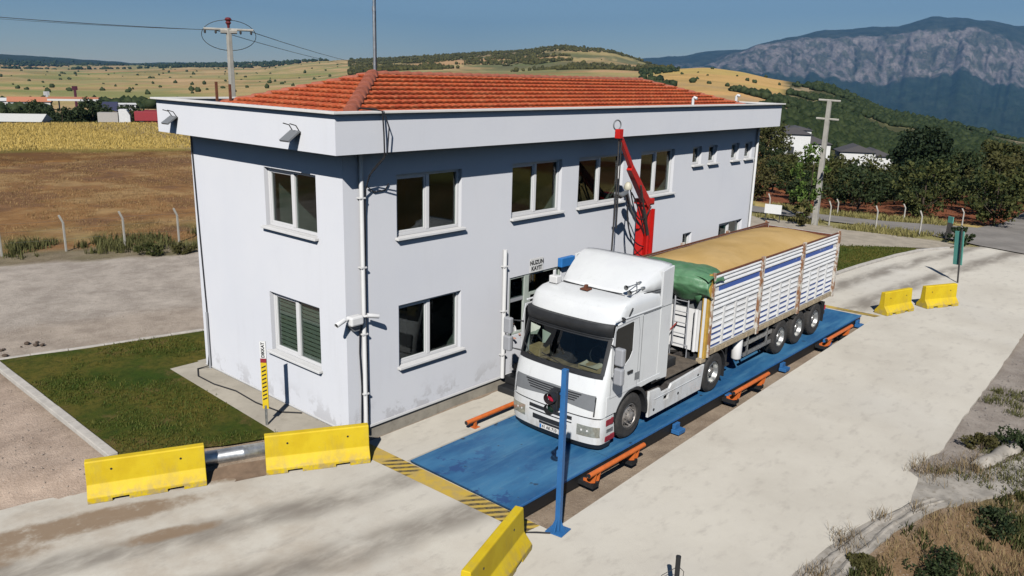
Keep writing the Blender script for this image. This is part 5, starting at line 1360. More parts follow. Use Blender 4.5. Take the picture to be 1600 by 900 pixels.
# wheels
def wheel(x, s, dual=False, front=False, w=.3, par=TR):
    r = .545; yc = 1.285 if not dual else 1.29
    p = [(.3, -w+.01), (.33, -w), (.47, -w), (r-.03, -w+.02), (r-.006, -w+.05), (r, -w+.07), (r-.008, -w/2-.02), (r-.016, -w/2), (r-.008, -w/2+.02), (r, -.07), (r-.006, -.05), (r-.03, -.02), (.47, .0), (.43, -.008), (.33, -.002), (.3, -.03)]
    t = MB().lathe(p, (0, 0, 0), (0, s, 0), 44)
    if dual: t.lathe([(a, c-.36) for a, c in p], (0, 0, 0), (0, s, 0), 44)
    # shoulder tread blocks
    for k in range(44):
        a = 2*pi*k/44
        for (h0, h1) in ((-.1, -.055), (-w+.055, -w+.1)):
            R = Matrix.Rotation(a, 4, 'Y'); y_ = sorted((s*h0, s*h1)); t.box(r-.01, r+.006, y_[0], y_[1], -.022, .022, mt=R)
    wo = t.build('wheel', M_rubber, par, smooth=45); wo.location = (x, s*yc, .545)
    if front: prof = [(.3, -.03), (.285, -.02), (.265, -.06), (.24, -.1), (.2, -.055), (.16, -.03), (.13, -.02), (.12, .03), (.09, .05), (.0, .055)]
    else: prof = [(.3, -.03), (.285, -.015), (.27, -.06), (.25, -.14), (.21, -.19), (.16, -.2), (.15, -.17), (.13, -.1), (.11, -.06), (0, -.05)]
    rm = MB().lathe(prof, (0, 0, 0), (0, s, 0), 40)
    for k in range(10):
        a = 2*pi*k/10; hh_ = -.045 if front else -.2; rr = .185
        c0 = Vector((cos(a)*rr, s*hh_, sin(a)*rr)); rm.cyl(c0, c0+Vector((0, s*.05, 0)), .018, n=6)
    ro = rm.build('rim', M_rimf if front else M_rim, wo, smooth=40)
    hm = MB()
    for k in range(10):
        a = 2*pi*(k+.5)/10; hh_ = -.085 if front else -.155; rr = .235
        c0 = Vector((cos(a)*rr, s*hh_, sin(a)*rr)); hm.cyl(c0, c0+Vector((0, s*.014, 0)), .03, n=10)
    hm.build('hand_hole', M_black, wo)
    return wo
for s in (-1, 1):
    wheel(4.92, s, front=True); wheel(9.0, s, dual=True, w=.29)
    for x in (13.38, 14.76, 16.14): wheel(x, s, dual=False, w=.36)
# tractor chassis
MB().box(4.2, 9.95, -.45, -.37, .72, 1.0).box(4.2, 9.95, .37, .45, .72, 1.0).box(5.2, 5.3, -.4, .4, .75, .95).box(9.85, 9.95, -.4, .4, .7, 1.0).cyl((4.92, -.95, .545), (4.92, .95, .545), .07).cyl((9.0, -.95, .545), (9.0, .95, .545), .1).lathe([(0, -.2), (.25, -.12), (.25, .12), (0, .2)], (9, 0, .545), (1, 0, 0), 16).build('chassis', M_chassis, TR)
MB().box(5.75, 6.6, -1.2, -.5, .3, .78).box(6.75, 8.2, -1.22, -.5, .3, .86).box(6.0, 8.1, .5, 1.2, .3, .86).build('tank', M_chassis, TR, bevel=.05)
MB().box(6.55, 8.3, -1.2, .9, .98, 1.02).box(6.9, 7.3, -1.1, -.6, .86, .99).build('catwalk', simple('dusty_metal', (.16, .13, .1), .8, var=.4, scale=5, dirt=.5), TR, bevel=.01)
MB().box(6.2, 6.5, .1, 1.1, 1.02, 2.6).cyl((6.4, -.6, 1.0), (6.4, -.6, 2.4), .12).box(6.0, 6.5, -1.15, .1, 1.0, 1.7).build('rear_equipment', M_black, TR)
MB().box(6.9, 7.6, -.9, -.3, 1.02, 1.25).build('battery_box', M_black, TR, bevel=.02)
MB().box(7.5, 8.1, .2, .9, 1.02, 1.4).build('hydraulic_box', M_black, TR, bevel=.02)
mb = MB()
for k in range(3): mb.tube([(6.3, -.3+k*.25, 2.0), (6.9, -.3+k*.22, 1.35-.1*k), (7.7, -.3+k*.2, 1.5), (8.4, -.4+k*.25, 1.9)], .018, 6)
mb.build('air_hose', simple('red_hose', (.3, .04, .03), .6), TR, smooth=60)
MB().lathe([(0, .06), (.45, .06), (.48, 0), (.45, -.08)], (8.9, 0, 1.06), (0, 0, 1), 24).build('fifth_wheel', M_steel, TR, smooth=40)
for s in (-1, 1):
    aO = [(9.0+.68*cos(a), .545+.68*sin(a)) for a in np.radians(np.linspace(165, 5, 18))]; aI = [(9.0+.65*cos(a), .545+.65*sin(a)) for a in np.radians(np.linspace(5, 165, 18))]
    MB().prism(aO+aI, lambda a, c: (a, s*.66, c), lambda a, c: (a, s*1.29, c)).box(9.66, 9.68, min(s*.7, s*1.27), max(s*.7, s*1.27), .25, .62).build('mudguard', M_black, TR, smooth=40)
# semi-trailer
X0, X1, ZB, ZT, TW = 8.5, 17.48, 1.2, 3.33, 1.28
def trailer():
    mb = MB().box(X0, X1, -TW+.06, TW-.06, ZB, ZB+.08)
    for s in (-1, 1):
        ya, yb = sorted((s*(TW-.045), s*(TW-.02))); mb.box(X0+.02, X1-.02, ya, yb, ZB+.08, ZT-.04)
    mb.box(X0, X0+.05, -TW+.04, TW-.04, ZB, ZT).box(X1-.05, X1, -TW+.04, TW-.04, ZB, ZT-.1)
    box = mb.build('trailer_body', M_tside, TR)
    bays = [(8.62, 11.37), (11.55, 14.32), (14.5, 17.32)]
    for s in (-1, 1):
        def sb(m, x0, x1, d0, d1, z0, z1, mi=0):
            ya, yb = sorted((s*(TW-.02+d0), s*(TW-.02+d1))); m.box(x0, x1, ya, yb, z0, z1, mi)
        for (a, c) in bays:
            m = MB()
            zs_ = [2.42, 2.545, 2.67, 2.795, 3.045, 3.16, 3.27]          # horizontal pressed ribs
            for z in zs_:
                o0, o1 = s*(TW-.02), s*(TW+.018)
                m.add([(a, o0, z-.055), (c, o0, z-.055), (a, o1, z-.038), (c, o1, z-.038), (a, o1, z-.012), (c, o1, z-.012), (a, o0, z+.056), (c, o0, z+.056)], [(0, 1, 3, 2), (2, 3, 5, 4), (4, 5, 7, 6), (0, 2, 4, 6), (1, 7, 5, 3)])
            n = 4; wdt = (c-a)/n
            for k in range(n+1):
                x = a+wdt*k; 
                if 0 < k < n: sb(m, x-.045, x+.045, 0, .035, ZB+.1, 2.36)
            for k in range(n):
                xa, xc = a+wdt*k+.075, a+wdt*(k+1)-.075
                for r in range(7):
                    z = ZB+.16+r*.162
                    # louvre: slanted tongue pressed outward
                    o1, o2 = s*(TW-.02+.001), s*(TW-.02+.034)
                    v_ = [(xa, o1, z+.115), (xc, o1, z+.115), (xa, o2, z+.045), (xc, o2, z+.045), (xa, o1, z+.03), (xc, o1, z+.03)]
                    m.add(v_, [(0, 1, 3, 2), (2, 3, 5, 4), (0, 2, 4), (1, 5, 3)])
            p = m.build('side_panel', M_tside, box)
            m = MB(); sb(m, a+.02 if a > 9 else a+.3, c-.02 if c < 17 else c-.3, .001, .008, 2.84, 3.0); m.build('stripe', M_stripe, box)
            m = MB()
            for k in range(n):
                xa, xc = a+wdt*k+.07, a+wdt*(k+1)-.07
                for r in range(7):
                    z = ZB+.16+r*.162
                    if r < 3 or (r == 3 and (k*3+int(a)) % 4 < 2): sb(m, xa, xc, .0, .004, z-.03, z+.03)
            m.build('blue_slots', M_stripe, box)
        for x, w in ((8.53, .05), (11.46, .085), (14.41, .085), (17.4, .07)):
            m = MB(); sb(m, x-w, x+w, .0, .075, ZB-.1, ZT+.06)
            for k in range(9): sb(m, x-w*.6, x+w*.6, .075, .085, ZB+.1+k*.22, ZB+.2+k*.22)
            m.build('side_post', M_rusty, box, bevel=.006)
        m = MB(); sb(m, X0+.05, X1, .0, .05, ZB-.06, ZB+.07)
        for k in range(14): sb(m, 8.9+k*.62, 8.94+k*.62, .05, .075, ZB-.04, ZB+.05)
        m.build('bottom_rail', M_beige, box)
        m = MB(); sb(m, X0+.05, X1, -.025, .03, ZT-.03, ZT+.004); m.build('top_rail', M_woodp, box)
    # front corner posts and wall
    for s in (-1, 1):
        ya, yb = sorted((s*(TW-.17), s*(TW+.01))); MB().box(X0-.14, X0-.002, ya, yb, ZB-.12, ZT+.03).build('corner_post', M_ochre, box, bevel=.01)
        ya, yb = sorted((s*(TW-.12), s*(TW-.05))); MB().box(X0-.155, X0-.141, ya, yb, ZB-.1, ZT).build('post_stripe', M_trim, box)
        ya, yb = sorted((s*(TW-.16), s*TW)); MB().box(X0-.26, X0-.01, ya, yb, ZB-.22, ZB-.1).build('corner_foot', M_beige, box, bevel=.01)
    MB().box(X0-.03, X0-.002, -TW+.18, TW-.18, ZB, 2.35).build('front_wall', M_tside, box)
    MB().box(X0-.036, X0-.002, -TW+.18, TW-.18, 2.352, ZT-.02).build('front_wall_upper', M_greyp, box)
    l = MB(); yl = -.55
    l.tube([(X0-.2, yl-.2, 1.3), (X0-.2, yl-.2, 3.1), (X0-.05, yl-.2, 3.2)], .02, 6).tube([(X0-.2, yl+.2, 1.3), (X0-.2, yl+.2, 3.0), (X0-.05, yl+.2, 3.1)], .02, 6)
    for k in range(6): l.tube([(X0-.2, yl-.2, 1.35+k*.3), (X0-.2, yl+.2, 1.35+k*.3)], .015, 6)
    l.tube([(X0-.2, yl-.25, .95), (X0-.2, yl+.25, .95), (X0-.2, yl+.25, 1.35), (X0-.2, yl-.25, 1.35)], .02, 6, closed=True)
    l.build('ladder', M_lgrey, box, smooth=60)
    MB().cyl((X0-.35, .25, 1.2), (X0-.35, .25, 2.5), .14, n=16).build('hydraulic_tank', M_trim, box, smooth=40)
    MB().cyl((X0-.2, -1.0, 1.25), (X0-.2, -1.0, 2.4), .05).build('pipe', M_trim, box, smooth=40)
    MB().box(X1-.056, X1-.051, -TW+.06, TW-.06, 2.9, ZT-.1).box(X0+.06, X1-.06, TW-.052, TW-.046, 2.9, ZT-.04).box(X0+.06, X1-.06, -TW+.046, -TW+.052, 2.9, ZT-.04).build('inner_lining', M_woodp, box)
    # tailgate ribs
    m = MB()
    for k in range(5): y = -1.1+k*.55; m.box(X1, X1+.05, y-.04, y+.04, ZB, ZT-.1)
    m.box(X1, X1+.04, -1.2, 1.2, 2.2, 2.28); m.build('tailgate', M_rusty, box)
    MB().box(X0+.1, X1, -.52, -.42, .92, 1.19).box(X0+.1, X1, .42, .52, .92, 1.19).box(13, 17.2, -.6, -.4, .7, .93).box(13, 17.2, .4, .6, .7, .93).build('trailer_chassis', M_chassis, TR)
    m = MB()
    for x in (13.38, 14.76, 16.14): m.cyl((x, -1, .545), (x, 1, .545), .08)
    for k in range(12): m.box(9.4+k*.62, 9.46+k*.62, -1.2, 1.2, 1.08, 1.19)
    m.build('crossmember', M_chassis, TR)
    for s in (-1, 1):
        m = MB()
        for x in (13.38, 14.76, 16.14):
            aO = [(x+.66*cos(a), .545+.66*sin(a)) for a in np.radians(np.linspace(140, 40, 10))]; aI = [(x+.63*cos(a), .545+.63*sin(a)) for a in np.radians(np.linspace(40, 140, 10))]
            m.prism(aO+aI, lambda a, c: (a, s*.86, c), lambda a, c: (a, s*1.29, c))
        m.box(16.9, 16.92, min(s*.9, s*1.27), max(s*.9, s*1.27), .3, 1.0); m.build('trailer_mudguard', M_black, TR, smooth=40)
        ya, yb = sorted((s*1.2, s*1.24)); MB().box(10.9, 12.75, ya, yb, .5, .62).box(10.9, 12.75, ya, yb, .82, .94).box(11.1, 11.16, ya, yb, .5, 1.15).box(12.4, 12.46, ya, yb, .5, 1.15).build('side_guard', M_galv, TR)
        ya, yb = sorted((s*.8, s*.95)); MB().box(10.3, 10.45, ya, yb, .35, 1.2).box(10.22, 10.53, ya-.05, yb+.05, .3, .36).build('landing_leg', M_steel, TR)
        MB().lathe([(0, -.35), (.12, -.33), (.15, -.28), (.15, .28), (.12, .33), (0, .35)], (10.68, s*1.12, .8), (0, .0, 1), 16).build('air_tank', M_trim, TR, smooth=50)
    MB().box(17.1, 17.2, -1.2, 1.2, .5, .62).build('rear_bumper', M_steel, TR)
    MB().box(17.2, 17.24, -1.2, -.85, .65, .8).box(17.2, 17.24, .85, 1.2, .65, .8).build('tail_lamp', M_redlens, TR)
trailer()
for ch in list(TR.children): ch.location.x -= 4.0
TR.location = (4.0, -2.895, .004); TR.rotation_euler = (0, 0, .0085)
def tw(x, y, z): a = .0085; return (4+(x-4)*cos(a)-y*sin(a), -2.895+(x-4)*sin(a)+y*cos(a), z)
# grain load
def gz(u, v):
    x = 8.62+(17.36-8.62)*u; y = -1.2+2.4*v
    q = (1-abs(2*v-1)**2.4)*(1-abs(2*u-1)**8)
    n = (fbm(np.array([x*.8]), np.array([y*.9+3]), 3)[0]-.5)
    return tw(x, y, 3.27+.3*q*(1-.35*sst(np.array([x]), 14.2, 17.4)[0])+n*.15*q-.26*float(sst(np.array([x]), 15.2, 17.3)[0])*(.3+.7*v))
gm = MB().grid(90, 30, gz)
gl = gm.build('grain_load', M_grain, smooth=180)
tag(gl, 'heap of golden grain filling the open top of the trailer', 'grain', kind='stuff')
# tarpaulin gathered over the front of the trailer
def tf(u, v):
    y = -1.36+2.72*v; edge = abs(2*v-1)
    path = [(9.05+.25*sin(v*5), 3.42), (8.85, 3.47), (8.6, 3.47), (8.25, 3.42), (8.0, 3.3), (7.95, 3.12), (8.05, 2.92), (8.25, 2.82-.22*sin(v*3.1*2)**2)]
    t_ = u*(len(path)-1); i = min(int(t_), len(path)-2); f = t_-i
    x = path[i][0]*(1-f)+path[i+1][0]*f; z = path[i][1]*(1-f)+path[i+1][1]*f
    n = fbm(np.array([x*2.3+u*4]), np.array([y*2.1]), 4)[0]-.5+.35*(fbm(np.array([u*3.+2]), np.array([y*6.1]), 3)[0]-.5)*(u > .45)
    z = z+n*.12-(edge**8)*.14-(.18*(edge**5) if u < .35 else 0); x = x-n*.16+(.25*edge**4 if u > .5 else 0)
    return tw(x, y, z)
tp = MB().grid(44, 44, tf)
tp.add([tw(8.25, -1.2, 3.0), tw(8.2, -.9, 2.92), tw(8.26, -1.02, 2.5)], [(0, 1, 2)])
tpo = tp.build('tarpaulin', M_tarp, smooth=180)
sm = tpo.modifiers.new('thick', 'SOLIDIFY'); sm.thickness = .015
tag(tpo, 'green tarpaulin gathered over the front edge of the grain trailer', 'tarpaulin')

# ------------------------------------------------------------------ poles, fences
up = thing('utility_pole', 'tall concrete utility pole with crossarm and red insulator behind the white building', 'utility pole', (9.7, 21.0, .3))
MB().cyl((0, 0, -.3), (0, 0, 9.55), .21, .13, n=4).build('pole', M_concp, up, bevel=.02)
arm_d = Vector((1.87, -1.07, 0)).normalized()
MB().tube([arm_d*-1.05+Vector((0, 0, 9.5)), arm_d*1.05+Vector((0, 0, 9.5))], .05, 6).tube([arm_d*-.35+Vector((0, 0, 9.42)), arm_d*.35+Vector((0, 0, 9.42))], .11, 6).build('crossarm', M_concp, up)
MB().lathe([(.05, 9.55), (.07, 9.7), (.13, 9.78), (.09, 9.84), (.16, 9.92), (.1, 10.0), (0, 10.02)], (0, 0, 0), (0, 0, 1), 12).build('insulator', M_dred, up)
for k in (-1.0, -.55, .5, .95): c_ = arm_d*k+Vector((0, 0, 9.38)); MB().lathe([(.02, .08), (.05, .04), (.05, -.04), (.02, -.08)], c_, (0, 0, 1), 8).build('small_insulator', M_steel, up)
mb = MB(); mb.tube([arm_d*(1.15*cos(a))+Vector((0, 0, 9.25+.65*sin(a))) for a in np.linspace(0, 2*pi, 30)[:-1]], .014, 4, closed=True); mb.build('jumper_wire', M_cable, up)
def wire(p, q, sag, r, label):
    p, q = Vector(p), Vector(q); m = MB().tube([p.lerp(q, t_)-Vector((0, 0, sag*4*t_*(1-t_))) for t_ in np.linspace(0, 1, 24)], r, 4)
    return tag(m.build('power_line', M_cable), label, 'power line', 'overhead power lines')
A0 = Vector((9.7, 21.0, 9.75)); L_ = unpx(-350, -12, 75); R_2 = unpx(640, 96, 190)
for k, lb in ((-1.0, 'the left strand'), (.5, 'the middle strand'), (.95, 'the right strand')):
    wire(A0+arm_d*k, Vector(L_)+Vector((0, 0, k*.06)), .35, .012, 'overhead wire from the tall pole to the left edge of the sky, '+lb)
for k, lb in ((-.55, 'upper strand'), (.9, 'lower strand')):
    wire(A0+arm_d*k, Vector(R_2)+Vector((k*1.5, 0, k*.2)), 1.4, .018, 'overhead wire sagging from the tall pole towards the roof mast, '+lb)
up2 = thing('utility_pole', 'concrete utility pole with two crossarms among the trees on the right', 'utility pole', (37.9, 4.6, -.1))
MB().cyl((0, 0, -.3), (0, 0, 7.35), .22, .15, n=4).build('pole', M_concp, up2, bevel=.02)
ad2 = Vector((.4, -1.05, 0)).normalized()
for z, w in ((7.35, .6), (6.3, .62)): MB().tube([ad2*-w+Vector((0, 0, z)), ad2*w+Vector((0, 0, z-.05))], .06, 6).build('crossarm', M_concp, up2)
# concrete fence posts with cranked tops
def fpost(h=1.55):
    t = thing('fence_post', '', 'fence post', (0, 0, 0), 0)
    MB().tube([(0, 0, -.2), (0, 0, h*.78), (-.12, .06, h)], .055, 4).build('post', M_concp, t, bevel=.01)
    return t
fp0 = fpost()
def put_post(x, y, label, group, rz=0, s=1):
    global fp_used
    z = H(x, y)
    if not fp_used: fp_used = True; fp0.location = (x, y, z); fp0.rotation_euler = (0, 0, rz); fp0.scale = (1, 1, s); o = fp0
    else: o = dup(fp0, (x, y, z), rz, scale=(1, 1, s))
    o['label'] = label; o['group'] = group
fp_used = False
G1 = 'concrete posts in front of the brown field'
put_post(.55, 24.2, 'white concrete fence post out at the left edge of the brown field', G1)
put_post(2.84, 23.55, 'leftmost white concrete fence post seen in front of the brown field', G1)
put_post(5.13, 23.0, 'middle one of the three white fence posts in front of the brown field', G1)
put_post(7.3, 22.3, 'white fence post in front of the brown field, nearest the building', G1)
put_post(9.6, 21.5, 'white fence post behind the building', G1)
G2 = 'concrete posts along the road on the right'
for i, (x, y, lb) in enumerate(((39.2, 8.1, 'cranked concrete post just right of the white board by the road'), (38.6, 4.0, 'cranked concrete post beside the utility pole on the right'), (38.9, 1.4, 'concrete post in the verge right of the roadside sapling'), (38.9, -1.0, 'concrete post in the verge behind the light dirt track'), (39.4, 12, 'cranked concrete post by the road close to the building end'), (45.4, 6, 'concrete post on the far side of the road below the orchard trees'), (45.6, 1.8, 'post on the far side of the road before the red soil'), (45.6, -1.6, 'rightmost post on the far side of the road before the red soil'))):
    put_post(x, y, lb, G2, radians(-60), .92 if x < 42 else .7)
mb = MB()
for hz in (.5, .95, 1.3):
    for p, q in zip([(.55, 24.2), (2.84, 23.55), (5.13, 23.0), (7.3, 22.3)], [(2.84, 23.55), (5.13, 23.0), (7.3, 22.3), (9.6, 21.5)]):
        mb.tube([(p[0], p[1], H(*p)+hz), (q[0], q[1], H(*q)+hz)], .004, 3)
tag(mb.build('fence_wire', M_galv), 'thin wires strung between the fence posts of the brown field', 'wire')
wbd = thing('notice_board', 'small white board on two legs beside the road on the right', 'board', (36.6, 6.7, 0), radians(100))
MB().box(-.5, .5, -.02, .02, .5, 1.05).build('board', M_signw, wbd)
MB().box(-.45, -.4, -.02, .02, 0, .5).box(.4, .45, -.02, .02, 0, .5).build('leg', M_steel, wbd)
sgp = thing('signpost', 'small pale blue sign on a dark stub by the junction', 'sign', (39.2, -2.4, 0))
MB().box(-.12, .12, -.12, .12, 0, .9).build('stub', M_steel, sgp); MB().box(-.2, .2, -.02, .02, .9, 1.25, mt=Matrix.Rotation(.9, 4, 'Z')).build('plate', M_teal, sgp)

# ------------------------------------------------------------------ trees
og = 'orchard trees beyond the road'
protos = [make_tree('orchard_tree', 11+i, h, rd, .75, M_leaf if i % 2 else M_leaf2, '', 'tree', og, clumps=44, per=46, size=.15, r=.11) for i, (h, rd) in enumerate(((4.0, 2.1), (4.6, 2.3), (3.6, 1.9), (5.0, 2.4), (4.2, 2.5)))]
rt = random.Random(5); n_t = 0; used = set()
az1, az2 = az_of(1185)[0], az_of(1690)[0]
spots = []
for i in range(9):
    X_ = 48.0+i*5.2
    y = -30.0
    while y < 45:
        y += 4.3+rt.uniform(-.6, .6); xx = X_+rt.uniform(-.7, .7)
        a = atan2(y-CAM.y, xx-CAM.x)
        if az2 < a < az1: spots.append((xx, y, i))
spots.sort(key=lambda s_: (s_[2], s_[1]))
words = ['front', 'second', 'third', 'fourth', 'fifth', 'sixth', 'seventh', 'eighth', 'ninth']
order = ['rightmost of its row', 'second from the right', 'third from the right', 'fourth from the right', 'fifth from the right', 'sixth from the right', 'seventh from the right', 'eighth from the right', 'ninth from the right', 'tenth from the right', 'eleventh from the right', 'leftmost of its row']
cnt = {}
for (x, y, i) in spots:
    k = cnt.get(i, 0); cnt[i] = k+1
    lab = 'orchard tree in the %s row beyond the road, %s' % (words[i], order[min(k, 11)])
    p = rt.randrange(5); s_ = rt.uniform(.64, .84)+(.16 if (y < 4 and i > 1) else (-.1 if i > 3 else 0)); loc = (x, y, H(x, y)-.05)
    if p not in used:
        used.add(p); q = protos[p]; q.location = loc; q['label'] = lab; q.scale = (s_,)*3
    else: dup(protos[p], loc, rt.uniform(0, 6.28), lab, (s_, s_, s_*rt.uniform(.9, 1.1)))
px, py = unpx(1440, 250, 98).xy
make_tree('pine_tree', 40, 7.6, 3.2, 2.4, M_conif, 'tall dark pine standing above the orchard trees, in front of the wooded slope', 'tree', loc=(px, py, H(px, py)), clumps=70, per=60, size=.2, r=.2)
for i, (u, r, hh_, lb) in enumerate(((1300, 118, 3.2, 'light green tree between the two white houses'), (1560, 90, 5.6, 'broad green tree near the right edge, behind the orchard'), (1500, 105, 4.6, 'rounded green tree behind the orchard, left of the broad one'), (1395, 125, 4.2, 'dark tree just right of the second white house'), (1200, 112, 5.4, 'olive tree left of the first white house'))):
    px, py = unpx(u, 250, r).xy; make_tree('broadleaf_tree', 50+i, hh_, 2.8, 1.2, (M_leaf3 if i == 0 else M_leaf), lb, 'tree', loc=(px, py, H(px, py)), clumps=56, per=50, size=.18, r=.16)
# sapling growing round the roadside pole
sp_ = make_tree('sapling', 70, 5.0, .95, .5, M_leaf3, 'slender light green sapling growing in front of the utility pole by the road', 'tree', loc=(37.0, 4.9, 0), clumps=34, per=34, size=.1, r=.05)
make_tree('bush', 71, 1.7, .6, .2, M_leaf, 'narrow dark green bush on the verge left of the sapling', 'bush', loc=(36.4, 4.7, 0), clumps=16, per=40, size=.08, r=.03)
make_tree('bush', 72, .9, .7, .1, M_leaf2, 'low dark bush at the road junction behind the teal board', 'bush', loc=(37.9, -3.3, 0), clumps=14, per=40, size=.08, r=.03)
# belt of trees at the end of the wheat field
bp_ = [make_tree('field_tree', 80+i, h, rd, .5, M_leaf2, '', 'tree', 'trees along the end of the wheat field', clumps=48, per=40, size=.24, r=.15) for i, (h, rd) in enumerate(((5.0, 3.2), (4.2, 2.8), (5.6, 3.0)))]
belt = [(-30, 176, 0.95), (14, 186, 0.99), (45, 176, 0.83), (62, 178, 0.67), (80, 182, 0.87), (96, 176, 0.75), (112, 182, 0.83), (128, 176, 0.91), (143, 174, 1.04), (158, 178, 0.99), (176, 180, 0.78), (196, 180, 0.83), (212, 178, 0.91), (228, 182, 0.83), (246, 180, 0.75), (262, 182, 0.75), (104, 198, 0.91), (60, 202, 0.99), (134, 202, 0.83)]
ordn = ['out past the left edge', 'at the left edge', 'above the pale shed roof', 'just right of the pale shed', 'fourth along from the left edge', 'fifth along from the left edge', 'sixth along from the left edge', 'seventh along', 'tallest of the belt', 'beside the tallest', 'behind the white van', 'right of the white van', 'left of the red trailer', 'above the red trailer', 'beside the parapet corner', 'behind the parapet corner', 'in the back row, in the middle', 'in the back row, left', 'in the back row, right']
for i, (u, r, s_) in enumerate(belt):
    x, y = unpx(u, 170, r).xy; loc = (x, y, H(x, y)-.3); lab = 'dark bushy tree in the belt behind the wheat, '+ordn[i]
    if i < 3: q = bp_[i]; q.location = loc; q.scale = (s_,)*3; q['label'] = lab
    else: dup(bp_[i % 3], loc, i*1.3, lab, (s_,)*3)
# lone trees scattered over the far plain
r5 = np.random.default_rng(3); lone = []
for k in range(4):
    V, F = blob(90+k, 2, .5); o = np_mesh('lone_tree', V*np.array([.5, .5, .62]), F, M_leaf2); lone.append(o)
pts = polar_pts(r5, -20, 640, 480, 3300, 150); k = 0
pts = np.concatenate([pts, polar_pts(r5, 1015, 1240, 420, 950, 26)])
for i, p in enumerate(pts):
    r = math.hypot(p[0]-CAM.x, p[1]-CAM.y); s_ = r5.uniform(1.6, 4.2)*(.8+.5*r/1500)
    o = lone[i] if i < 4 else lone[i % 4].copy()
    if i >= 4: C.objects.link(o)
    o.location = (p[0], p[1], p[2]-.2); o.scale = (s_, s_, s_*r5.uniform(.7, 1.2)); o.rotation_euler = (0, 0, r5.uniform(0, 6))
    tag(o, 'small dark tree dotting the straw coloured fields in the distance', 'tree', 'lone trees on the distant fields')
r6 = np.random.default_rng(9)
P_w = polar_pts(r6, 1190, 1760, 165, 980, 8500, lambda x, y, u, r: r > 165+60*(fbm(np.array([x*.02]), np.array([y*.02]), 3)[0]-.5)*4 and fbm(np.array([x*.012+9]), np.array([y*.012]), 3)[0] < .51 and not (u < 1300 and r > 330 and u < 1200+(r-330)*.12))
scatter_blobs('woodland', P_w, r6.uniform(.9, 2.3, len(P_w))*(.8+.0008*np.hypot(P_w[:, 0], P_w[:, 1])), M_leaf2, 'dark wood covering the long slope below the mountain', 'wood', 3)
P_s = polar_pts(r6, 545, 1050, 1000, 2650, 5600, lambda x, y, u, r: fbm(np.array([x*.011]), np.array([y*.011]), 4)[0]+.13*(r > 1950)-.06*(r < 1500) > .50)
scatter_blobs('scrub', P_s, r6.uniform(1.2, 3.8, len(P_s))**1.0, M_leaf, 'dark scrub dotted over the hills behind the red roof', 'scrub', 4)
P_h = polar_pts(r6, 1000, 1250, 380, 1100, 520, lambda x, y, u, r: fbm(np.array([x*.011]), np.array([y*.011+4]), 2)[0] > .57)
scatter_blobs('copse', P_h, r6.uniform(1, 2.6, len(P_h)), M_leaf2, 'dark copses on the tan hill behind the right end of the roof', 'copse', 5)
P_e = polar_pts(r6, -40, 640, 3200, 5600, 1500, lambda x, y, u, r: fbm(np.array([x*.002]), np.array([y*.002]), 3)[0] > .45)
scatter_blobs('distant_scrub', P_e, r6.uniform(4, 9, len(P_e)), M_leaf2, 'thin dark line of scrub along the left horizon', 'scrub', 6)
P_g = []
for u in np.arange(130, 330, .55):
    x, y = unpx(u, 150, 370+random.uniform(-8, 8)).xy; P_g.append((x, y, H(x, y)))
P_g = np.array(P_g); scatter_blobs('hedge', P_g, r6.uniform(1.6, 2.6, len(P_g)), M_leaf2, 'long dark hedge line crossing behind the filling station', 'hedge', 7)
P_k = polar_pts(r6, -30, 70, 300, 420, 160); scatter_blobs('copse', P_k, r6.uniform(1.0, 2.2, len(P_k)), M_leaf2, 'dark copse at the left edge around the distant buildings', 'copse', 8)

# ------------------------------------------------------------------ distant buildings
M_white2 = simple('house_white', (.72, .72, .7), .8); M_roofd = simple('dark_roof', (.09, .085, .09), .8); M_roofo = simple('orange_roof', (.55, .22, .12), .8); M_win = simple('dark_window_far', (.05, .055, .06), .3)
def house(u, v, r, rz, w, d, h, label, roof=M_roofd, rh=1.3, wall=M_white2, name='house', gable=True, wins=4, zoff=0):
    p = unpx(u, v, r); z0 = H(p.x, p.y)+zoff
    t = thing(name, label, 'house' if name == 'house' else name.replace('_', ' '), (p.x, p.y, z0), rz)
    MB().box(-w/2, w/2, -d/2, d/2, -2, h).build('wall', wall, t)
    m = MB(); e = .35
    if gable:
        vs = [(-w/2-e, -d/2-e, h), (w/2+e, -d/2-e, h), (w/2+e, d/2+e, h), (-w/2-e, d/2+e, h), (-w/2-e, 0, h+rh), (w/2+e, 0, h+rh)]
        m.add(vs, [(0, 1, 5, 4), (2, 3, 4, 5), (0, 4, 3), (1, 2, 5), (0, 3, 2, 1)])
    else: m.box(-w/2-e, w/2+e, -d/2-e, d/2+e, h, h+.25)
    m.build('roof', roof, t)
    for k in range(wins):
        for fl in range(2 if h > 4.5 else 1):
            z = 1.0+fl*2.7; x = -w/2+w*(k+.5)/wins
            MB().box(x-.45, x+.45, -d/2-.03, -d/2+.02, z, z+1.2).build('window', M_win, t)
    for fl in range(2 if h > 4.5 else 1): MB().box(-w/2-.03, -w/2+.02, -.5, .5, 1.0+fl*2.7, 2.2+fl*2.7).build('window', M_win, t)
    return t
hs1 = house(1235, 208, 150, radians(30), 5.8, 6.0, 4.3, 'white gabled house at the left of the white house group, nearest the building end', rh=1.2, wins=2)
house(1268, 208, 154, radians(30), 5.4, 6.0, 4.1, 'white gabled house adjoining on the right, partly behind the utility pole', rh=1.2, wins=2)
house(1338, 222, 158, radians(30), 5.2, 5.8, 4.5, 'white gabled house in the second group, left half', rh=1.2, wins=2)
house(1366, 226, 162, radians(30), 5.4, 5.8, 4.3, 'white gabled house in the second group, right half with long dark roof', rh=1.2, wins=2)
house(1245, 205, 172, radians(30), 6.4, 4.6, 4.6, 'white house standing behind the first pair of houses', rh=.6, wins=3)
